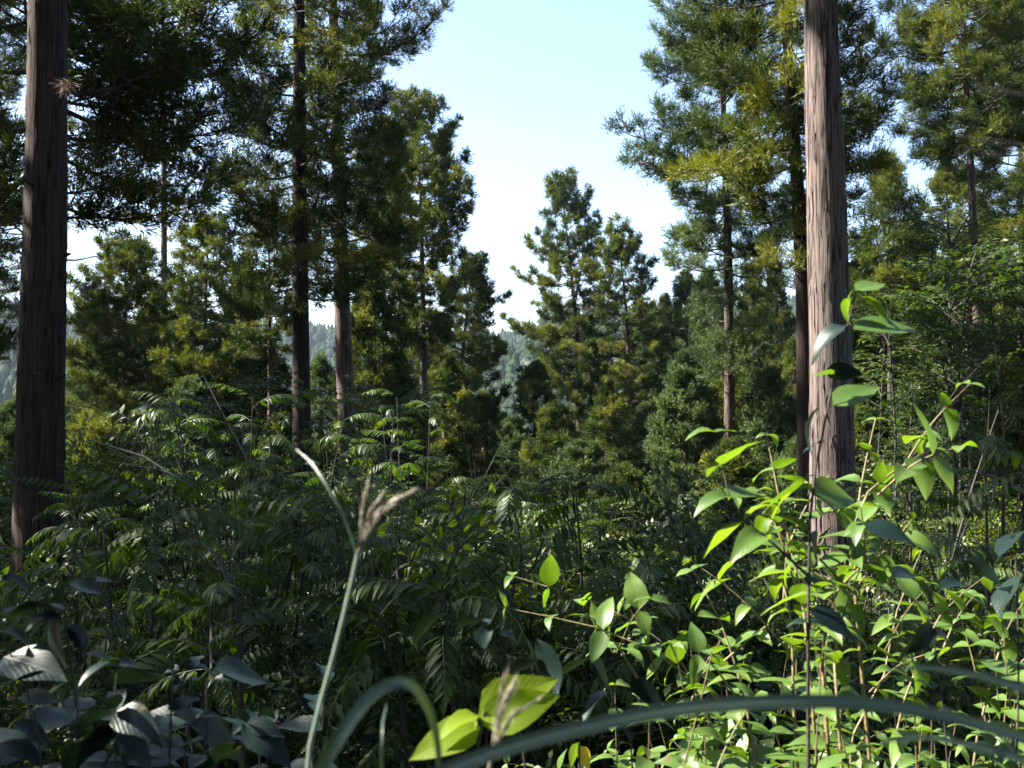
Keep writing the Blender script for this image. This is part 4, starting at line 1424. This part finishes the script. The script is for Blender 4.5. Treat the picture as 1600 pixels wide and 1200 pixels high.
# A: tall dark shoot that crosses the sunlit trunk
ra, ba = shrub_root(1262, 1.7, 'tall dark shoot with large shaded leaves crossing in front of the sunlit trunk')
stem_with_leaves(ra, ba, [ba, P(1263, 1148, 1.7), P(1264, 901, 1.7), P(1268, 780, 1.7), P(1303, 592, 1.7), P(1330, 488, 1.7), P(1337, 455, 1.7)], .0045, M_TWIG, M_DARKL, rr, 2, .05, .5)
for (u0, v0, u1, v1, ro, mt, k) in [(1338, 462, 1400, 500, .2, M_FORE, 1), (1332, 462, 1308, 500, -.3, M_FORE, 3), (1338, 455, 1385, 445, .5, M_FORE, 2), (1334, 452, 1320, 470, .2, M_FORE, 1),
                                    (1332, 514, 1440, 522, .5, M_FORE, 2), (1322, 508, 1262, 552, -.4, M_DARKL, 1), (1303, 585, 1268, 588, .3, M_FORE, 2), (1290, 580, 1340, 588, -1.1, M_DARKL, 4),
                                    (1302, 634, 1376, 608, .6, M_FORE, 2), (1278, 638, 1242, 700, .5, M_DARKL, 1), (1288, 690, 1250, 704, .2, M_DARKL, 4), (1268, 770, 1340, 790, .9, M_FORE, 2),
                                    (1264, 835, 1296, 893, 1.2, M_DARKL, 4), (1266, 760, 1190, 792, .4, M_FORE, 0), (1262, 830, 1215, 800, .3, M_FORE, 0), (1264, 950, 1330, 1000, .5, M_DARKL, 2)]:
    p, e = P(u0, v0, 1.7), P(u1, v1, 1.7 + rr.uniform(-.03, .05))
    put_leaf(ra, ba, p, e - p + Vector((0, 0, .2 * (e - p).length)), (e - p).length * 1.1, mt, rr, ro, k)
stem_with_leaves(ra, ba, [P(1264, 901, 1.7), P(1200, 842, 1.72), P(1150, 798, 1.75), P(1118, 675, 1.8)], .003, M_TWIG, M_FORE, rr, 5, .10, .35)

# B: fresh lit shrub: pale stems
LIT = [
    ([(1262, 1010), (1250, 920), (1222, 800), (1198, 680)], 2.2, 6),
    ([(1290, 1010), (1330, 880), (1345, 760), (1368, 655)], 2.3, 6),
    ([(1290, 960), (1330, 900), (1385, 860), (1425, 812)], 2.1, 5),
    ([(1340, 800), (1380, 750), (1430, 715), (1460, 700)], 2.2, 4),
    ([(1175, 1160), (1160, 1080), (1125, 970), (1082, 890)], 2.4, 6),
    ([(1110, 1120), (1040, 1010), (950, 950), (800, 900)], 2.6, 6),
    ([(1180, 1160), (1080, 1060), (960, 990), (790, 950)], 2.5, 5),
    ([(1240, 1100), (1235, 960), (1210, 860), (1205, 780)], 2.4, 6),
    ([(1310, 1120), (1305, 1010), (1330, 930), (1370, 880)], 2.0, 5),
    ([(1400, 1150), (1430, 1050), (1470, 960), (1540, 900)], 2.6, 5),
    ([(1520, 1200), (1545, 1080), (1570, 990), (1600, 940)], 2.5, 5),
    ([(1330, 1160), (1380, 1060), (1400, 960), (1440, 860)], 2.7, 6)]
LDESC = ['pale-stemmed fresh green shoot standing up left of the tall dark shoot', 'fresh green shoot with arching tip leaves on the right edge of the sunlit trunk',
         'fresh green shoot reaching right with a fan of long bright leaves', 'short bright shoot leaning right over dark tiers of leaves',
         'upright fresh shoot with paired pale leaves, centre right', 'long yellowish stem slanting up-left with paired round leaves, the higher of two',
         'long yellowish stem slanting up-left with paired leaves, the lower of two', 'bushy fresh green shoot just left of the tall dark stem',
         'fresh green shoot at the foot of the sunlit trunk', 'fresh green shoot bending right above the blue grass blades', 'fresh green shoot at the lower right edge of the picture',
         'bright shoot rising between the sunlit trunk and the right edge']
for (line, d, nd), lab in zip(LIT, LDESC):
    x0 = P(line[0][0], line[0][1], d)
    b = Vector((x0.x, d, hz(x0.x, d)))
    rt = thing('fresh_green_shrub', lab, 'shrub', b, 'fresh green shoots at right')
    L = [b, b.lerp(x0, .6) + Vector((.03, 0, 0))] + [P(u, v, d + .06 * q) for q, (u, v) in enumerate(line)]
    stem_with_leaves(rt, b, L, .006, M_TWIGL, M_FORE, rr, nd + 5, .098, .36)
    # side shoots
    for q in range(2):
        a_ = L[2].lerp(L[-1], .25 + .2 * q)
        e_ = a_ + Vector((rr.uniform(-.25, .25), rr.uniform(-.2, .1), rr.uniform(.1, .25)))
        stem_with_leaves(rt, b, [a_, a_.lerp(e_, .5) + Vector((0, 0, .02)), e_], .003, M_TWIGL, M_FORE, rr, 3, .10, .4)
TH = []
for k in range(46):     # the carpet of lit leaves, bottom right
    d = rr.uniform(1.9, 4.2)
    u = rr.uniform(960, 1640)
    v = rr.uniform(960, 1150) if u > 1050 else rr.uniform(1020, 1180)
    tp = P(u, v, d)
    b = Vector((tp.x + rr.uniform(-.3, .3), d + rr.uniform(-.1, .3), 0)); b.z = hz(b.x, b.y)
    rt = thing('fresh_green_shrub', '', 'shrub', b, 'lit thicket at lower right')
    TH.append((rt, u, v, 'near' if d < 2.7 else 'farther'))
    stem_with_leaves(rt, b, [b, b.lerp(tp, .55) + Vector((rr.uniform(-.1, .1), 0, .05)), tp], .005, M_TWIGL, M_FORE, rr, 9, rr.uniform(.075, .115), .40)
    for q in range(2):
        a_ = b.lerp(tp, .65 + .15 * q)
        e_ = a_ + Vector((rr.uniform(-.3, .3), rr.uniform(-.25, .1), rr.uniform(.08, .22)))
        stem_with_leaves(rt, b, [a_, a_.lerp(e_, .5) + Vector((0, 0, .02)), e_], .003, M_TWIGL, M_FORE, rr, 4, .09, .3)


for (o_, u, v, w_), lb in zip(TH, labelled([(b[1], b[2], b[3]) for b in TH], 'fresh green shoot')):
    o_['label'] = lb


def pixel_plant(u, d, label, stems, leaves, mat, name='leafy_shrub'):
    root, b = shrub_root(u, d, label, None, name)
    for line in stems:
        pts = [b] + [P(a, c, d) for a, c in line]
        g = Geo()
        pp = curve_pts(pts, 10)
        tube(g, [p - b for p in pp], [.003 * (1 - .06 * i) for i in range(11)], 0, 5)
        obj('stem', g.mesh('stem', [M_TWIG], 0), root)
    for (u0, v0, u1, v1, ro, k) in leaves:
        p, e = P(u0, v0, d), P(u1, v1, d + rr.uniform(-.06, .06))
        put_leaf(root, b, p, e - p + Vector((0, 0, .2 * (e - p).length)), (e - p).length * 1.12, mat, rr, ro, k)
    return root, b


# C: dark leaves, shade put into their colour, in the shaded lower left corner
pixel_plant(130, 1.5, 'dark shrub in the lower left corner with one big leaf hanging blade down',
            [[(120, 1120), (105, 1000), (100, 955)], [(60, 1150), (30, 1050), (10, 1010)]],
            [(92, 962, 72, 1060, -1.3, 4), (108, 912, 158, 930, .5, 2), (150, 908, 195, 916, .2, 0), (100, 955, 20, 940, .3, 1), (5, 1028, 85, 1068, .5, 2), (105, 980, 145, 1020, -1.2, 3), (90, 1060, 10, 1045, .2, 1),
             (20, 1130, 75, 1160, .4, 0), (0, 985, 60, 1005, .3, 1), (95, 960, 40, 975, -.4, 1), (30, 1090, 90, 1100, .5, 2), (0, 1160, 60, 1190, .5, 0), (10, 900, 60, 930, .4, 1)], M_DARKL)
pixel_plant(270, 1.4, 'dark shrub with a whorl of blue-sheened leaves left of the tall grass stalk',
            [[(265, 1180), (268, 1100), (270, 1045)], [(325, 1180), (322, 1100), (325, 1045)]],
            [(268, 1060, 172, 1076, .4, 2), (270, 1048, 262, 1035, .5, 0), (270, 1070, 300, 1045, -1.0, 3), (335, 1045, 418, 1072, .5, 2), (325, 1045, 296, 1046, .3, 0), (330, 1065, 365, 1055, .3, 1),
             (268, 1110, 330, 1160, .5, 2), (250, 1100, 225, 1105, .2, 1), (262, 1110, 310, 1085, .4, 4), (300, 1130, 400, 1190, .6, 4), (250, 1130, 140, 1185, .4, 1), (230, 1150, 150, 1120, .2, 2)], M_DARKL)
pixel_plant(380, 1.35, 'dark broad-leaved shrub at the bottom edge left of the arched grass blade',
            [[(375, 1190), (385, 1160), (380, 1130)]],
            [(380, 1130, 445, 1190, .5, 4), (378, 1135, 320, 1120, .3, 2), (372, 1160, 330, 1200, .5, 2), (390, 1150, 440, 1140, .3, 1), (385, 1130, 370, 1100, .3, 0)], M_DARKL)
pixel_plant(190, 1.3, 'dark crowded shrub at the bottom edge between the corner and the whorled one',
            [[(180, 1190), (185, 1140), (180, 1110)]],
            [(180, 1110, 120, 1140, .4, 2), (180, 1112, 235, 1150, .5, 4), (184, 1130, 130, 1190, .5, 2), (186, 1140, 235, 1195, .3, 4), (180, 1108, 175, 1080, .3, 0), (180, 1150, 90, 1200, .3, 1)], M_DARKL)
for k, (u, v, d, lab) in enumerate([(40, 1090, 1.25, 'darkest broad-leaved shrub, hard in the lower left corner'), (120, 1040, 1.6, 'dark shrub behind the big hanging leaf at lower left'),
                                    (300, 1100, 1.6, 'dark broad-leaved shrub low between the whorled shrub and the arched blade'), (200, 1070, 1.8, 'dark shrub behind the whorled one at lower left'),
                                    (440, 1130, 1.55, 'dark broad-leaved shrub at the foot of the plume stalk'), (20, 960, 1.9, 'dark shrub at the left edge below the thick trunk'),
                                    (370, 1060, 1.9, 'dark shrub with long level leaves beside the plume stalk')]):
    rt, b = shrub_root(u, d, lab)
    tp = P(u, v, d)
    for q in range(3):
        t2 = tp + Vector((rr.uniform(-.16, .16), rr.uniform(-.15, .15), rr.uniform(-.12, .03)))
        stem_with_leaves(rt, b, [b + Vector((0, 0, .3)), b.lerp(t2, .6) + Vector((rr.uniform(-.05, .05), 0, .03)), t2], .0035, M_TWIG, M_DARKL, rr, 6, rr.uniform(.10, .14), .55)
# D: dark leaves at centre and right
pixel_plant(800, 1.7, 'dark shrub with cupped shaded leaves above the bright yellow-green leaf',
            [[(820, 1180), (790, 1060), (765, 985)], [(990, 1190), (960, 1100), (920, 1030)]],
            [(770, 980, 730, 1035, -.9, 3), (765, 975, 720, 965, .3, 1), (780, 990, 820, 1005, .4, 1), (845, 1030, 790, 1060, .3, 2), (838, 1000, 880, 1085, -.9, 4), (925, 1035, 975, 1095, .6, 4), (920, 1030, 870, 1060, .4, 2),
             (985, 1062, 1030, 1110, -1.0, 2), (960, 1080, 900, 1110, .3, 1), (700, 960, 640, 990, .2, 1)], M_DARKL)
pixel_plant(1480, 1.9, 'dark shrub with big shaded leaves at the right, above the blue grass blades',
            [[(1480, 1180), (1470, 1080), (1455, 970)], [(1590, 1150), (1590, 950), (1585, 840)]],
            [(1510, 875, 1570, 910, -.8, 4), (1600, 830, 1558, 868, .4, 2), (1455, 975, 1440, 1025, -.9, 3), (1470, 920, 1520, 905, .3, 1), (1430, 715, 1470, 730, .3, 1), (1440, 1000, 1400, 1040, .3, 2),
             (1590, 1010, 1540, 1030, .4, 2), (1460, 990, 1500, 1010, .5, 1), (1590, 900, 1545, 950, .5, 4), (1395, 900, 1470, 915, .4, 1), (1350, 820, 1420, 850, .5, 2)], M_DARKL)
# E: the bright backlit leaf pair and a yellow leaf
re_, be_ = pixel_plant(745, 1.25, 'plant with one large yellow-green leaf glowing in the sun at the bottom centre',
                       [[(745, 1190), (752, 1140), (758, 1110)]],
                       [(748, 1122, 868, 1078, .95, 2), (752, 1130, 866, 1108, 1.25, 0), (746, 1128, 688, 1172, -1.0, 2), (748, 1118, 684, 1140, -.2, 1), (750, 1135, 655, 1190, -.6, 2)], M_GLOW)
re_['category'] = 'plant'
ry, by = shrub_root(912, 2.0, 'single yellow leaf with brown spots hanging on a twig at the bottom', cat='leaf')
g = Geo()
tube(g, [p - by for p in curve_pts([by, P(905, 1195, 2.0), P(905, 1160, 2.0)], 8)], .002, 0, 4)
obj('stem', g.mesh('stem', [M_TWIG], 0), ry)
p, e = P(905, 1165, 2.0), P(922, 1200, 2.0)
put_leaf(ry, by, p, e - p, .05, M_YEL, rr, -1.2, 2)
p, e = P(905, 1160, 2.0), P(885, 1195, 2.0)
put_leaf(ry, by, p, e - p, .05, M_FORE, rr, 1.0, 0)


# ------------------------------------------------------------------ plume grass
def grass_blade(root, b, line, w, fold=.25, name='blade', mat=M_GRASS, up=Vector((.1, -.85, .45))):
    """Line: world points; w widths. A folded ribbon with a raised edge on both sides of its midrib, 0.6 mm thick at the rib."""
    n = 40
    pts = curve_pts(line, n)
    wi = np.interp(np.linspace(0, 1, n + 1), np.linspace(0, 1, len(w)), w)
    V = []
    for i, p in enumerate(pts):
        tg = (pts[min(n, i + 1)] - pts[max(0, i - 1)]).normalized()
        s = tg.cross(up)
        s = s.normalized() if s.length > .05 else Vector((1, 0, 0))
        nn = s.cross(tg)
        h = wi[i] / 2
        for q, hh in ((-1, fold), (-.5, fold * .35), (0, 0), (.5, fold * .35), (1, fold)):
            V.append(p + s * h * q + nn * h * hh - b)
    F = [(i * 5 + j, i * 5 + j + 5, i * 5 + j + 6, i * 5 + j + 1) for i in range(n) for j in range(4)]
    UV = [(i / n, q) for i in range(n + 1) for q in (-1, -.5, 0, .5, 1)]
    return obj(name, mesh(name, np.array([tuple(v) for v in V]), np.array(F), [mat], smooth=True, uv=UV), root)


def plume(root, b, p0, tips, rr, L=.1):
    g = Geo()
    for t in tips:
        line = curve_pts([p0, p0.lerp(t, .5) + Vector((0, 0, .01)), t], 8)
        tube(g, [q - b for q in line], [.0007 - .00006 * i for i in range(9)], 0, 4)
        rg = np.random.default_rng(rr.randrange(9999))
        O, D = [], []
        for i in range(130):
            s = rr.random()
            k = min(7, int(s * 8))
            q = line[k].lerp(line[k + 1], s * 8 - k) - b
            tg = (line[k + 1] - line[k]).normalized()
            O.append(tuple(q)); D.append(tuple(tg + Vector((rr.uniform(-.14, .14), rr.uniform(-.14, .14), rr.uniform(-.14, .14)))))
        kites(g, np.array(O), np.array(D), rg.uniform(.007, .018, 130), .0005, 0, rg)
    return obj('plume', g.mesh('plume', [M_PLUME], 0), root)


def gthing(u, d, label):
    x = P(u, 900, d).x
    b = Vector((x, d, hz(x, d)))
    return thing('plume_grass', label, 'grass', b), b


r1, b1 = gthing(500, .85, 'tall grass stalk bending over with a straw-coloured plume at centre left')
g = Geo()
tube(g, [p - b1 for p in curve_pts([b1, P(480, 1200, .85), P(515, 1050, .85), P(545, 930, .85), P(560, 860, .85)], 14)], [.0030 - .0001 * i for i in range(15)], 0, 7)
obj('stalk', g.mesh('stalk', [M_GRASS], 0), r1)
plume(r1, b1, P(560, 865, .85), [P(574, 762, .85), P(604, 790, .86), P(638, 772, .85), P(628, 776, .87), P(592, 782, .84)], rr)
grass_blade(r1, b1, [P(558, 868, .85), P(540, 815, .85), P(510, 760, .86), P(484, 722, .88), P(462, 702, .9)], [.0024, .0026, .0024, .001])
r2, b2 = gthing(430, .65, 'grass clump with one wide blue-green blade arched over, bottom left of centre')
grass_blade(r2, b2, [b2, P(455, 1420, .65), P(490, 1230, .65), P(545, 1130, .65), P(590, 1080, .66), P(632, 1066, .67), P(665, 1100, .69), P(682, 1150, .7), P(688, 1230, .7)], [.006, .008, .010, .0105, .010, .009, .008, .006, .003])
grass_blade(r2, b2, [b2, P(602, 1400, .8), P(596, 1150, .8), P(604, 1100, .85)], [.004, .005, .004, .001])
r3, b3 = gthing(500, .6, 'plume grass with one very long blade arching low across the lower right')
grass_blade(r3, b3, [b3, P(560, 1330, .6), P(650, 1230, .6), P(760, 1180, .6), P(900, 1140, .6), P(1060, 1108, .6), P(1220, 1097, .6), P(1360, 1100, .61), P(1480, 1120, .62), P(1640, 1165, .64)],
            [.002, .004, .006, .008, .009, .009, .009, .008, .007])
g = Geo()
tube(g, [p - b3 for p in curve_pts([b3, P(755, 1240, .8), P(765, 1195, .8), P(775, 1150, .8)], 10)], [.0014 - .00005 * i for i in range(11)], 0, 6)
obj('stalk', g.mesh('stalk', [M_PLUME], 0), r3)
plume(r3, b3, P(768, 1190, .8), [P(788, 1062, .8), P(800, 1085, .8), P(815, 1110, .81), P(800, 1070, .82), P(830, 1100, .8), P(790, 1090, .78)], rr)
r4, b4 = gthing(2150, .6, 'blue-green grass blades sweeping in from the right edge, bottom right corner')
grass_blade(r4, b4, [b4, P(2060, 1250, .6), P(1900, 1150, .6), P(1720, 1110, .6), P(1600, 1076, .6), P(1510, 1052, .6), P(1440, 1043, .6), P(1385, 1048, .6)], [.006, .007, .008, .009, .009, .008, .005, .001])
grass_blade(r4, b4, [b4, P(2060, 1400, .62), P(1900, 1290, .62), P(1720, 1225, .62), P(1600, 1188, .62), P(1510, 1163, .62), P(1440, 1152, .62), P(1375, 1160, .62)], [.006, .007, .008, .009, .009, .008, .005, .001])
grass_blade(r4, b4, [b4, P(1800, 1300, .75), P(1640, 1230, .75), P(1560, 1150, .75), P(1500, 1115, .75), P(1470, 1105, .75)], [.003, .003, .003, .003, .001])
# thin grey dry stalks reaching in at the upper right
r5, b5 = gthing(1640, .6, 'thin dry grass stalks reaching in from the upper right edge')
for v0, v1, u1 in ((232, 212, 1500), (246, 214, 1508), (262, 230, 1505), (238, 236, 1512), (155, 135, 1525), (282, 262, 1580)):
    g = Geo()
    tube(g, [p - b5 for p in curve_pts([b5, P(1760, 700, .62), P(1720, v0 + 20, .6), P(1640, v0, .6), P(u1, v1, .6)], 16)], [.0006 - .00003 * i for i in range(17)], 0, 4)
    obj('stalk', g.mesh('stalk', [M_PLUME], 0), r5)

# tuft of dead twigs caught on the left trunk
td = P(104, 130, 10.2)
t = thing('dead_twig_tuft', 'reddish brush of dead twigs caught on the thick left trunk', 'twigs', td)
g = Geo()
rg = np.random.default_rng(2)
n = 160
D = rg.normal(size=(n, 3)); D[:, 2] = D[:, 2] * .6 - .7; D[:, 0] -= .2
kites(g, rg.normal(0, .03, (n, 3)), D, rg.uniform(.05, .17, n), .004, 0, rg)
for k in range(12):
    dd = D[k] / np.linalg.norm(D[k])
    tube(g, [(0, 0, 0), tuple(dd * .07 + np.array([0, 0, .01])), tuple(dd * .16)], [.004, .003, .001], 0, 3)
obj('twigs', g.mesh('twigs', [M_DEAD]), t)


# ------------------------------------------------------------------ haze
def haze():
    m, tt, N, Lk = nt('haze_air')
    out = N.new('ShaderNodeOutputMaterial')
    v = N.new('ShaderNodeVolumePrincipled')
    v.inputs['Color'].default_value = (.60, .78, 1, 1)
    v.inputs['Density'].default_value = .00011
    v.inputs['Anisotropy'].default_value = .2
    Lk.new(v.outputs[0], out.inputs['Volume'])
    lo, hi, s = -95.0, 125.0, 1340.0
    V = np.array([(x, y, z) for z in (lo, hi) for y in (-s, s) for x in (-s, s)], float)
    F = np.array([(0, 2, 3, 1), (4, 5, 7, 6), (0, 1, 5, 4), (2, 6, 7, 3), (0, 4, 6, 2), (1, 3, 7, 5)])
    o = obj('haze', mesh('haze', V, F, [m]))
    o['kind'] = 'stuff'


haze()
print('objects', len(bpy.data.objects))
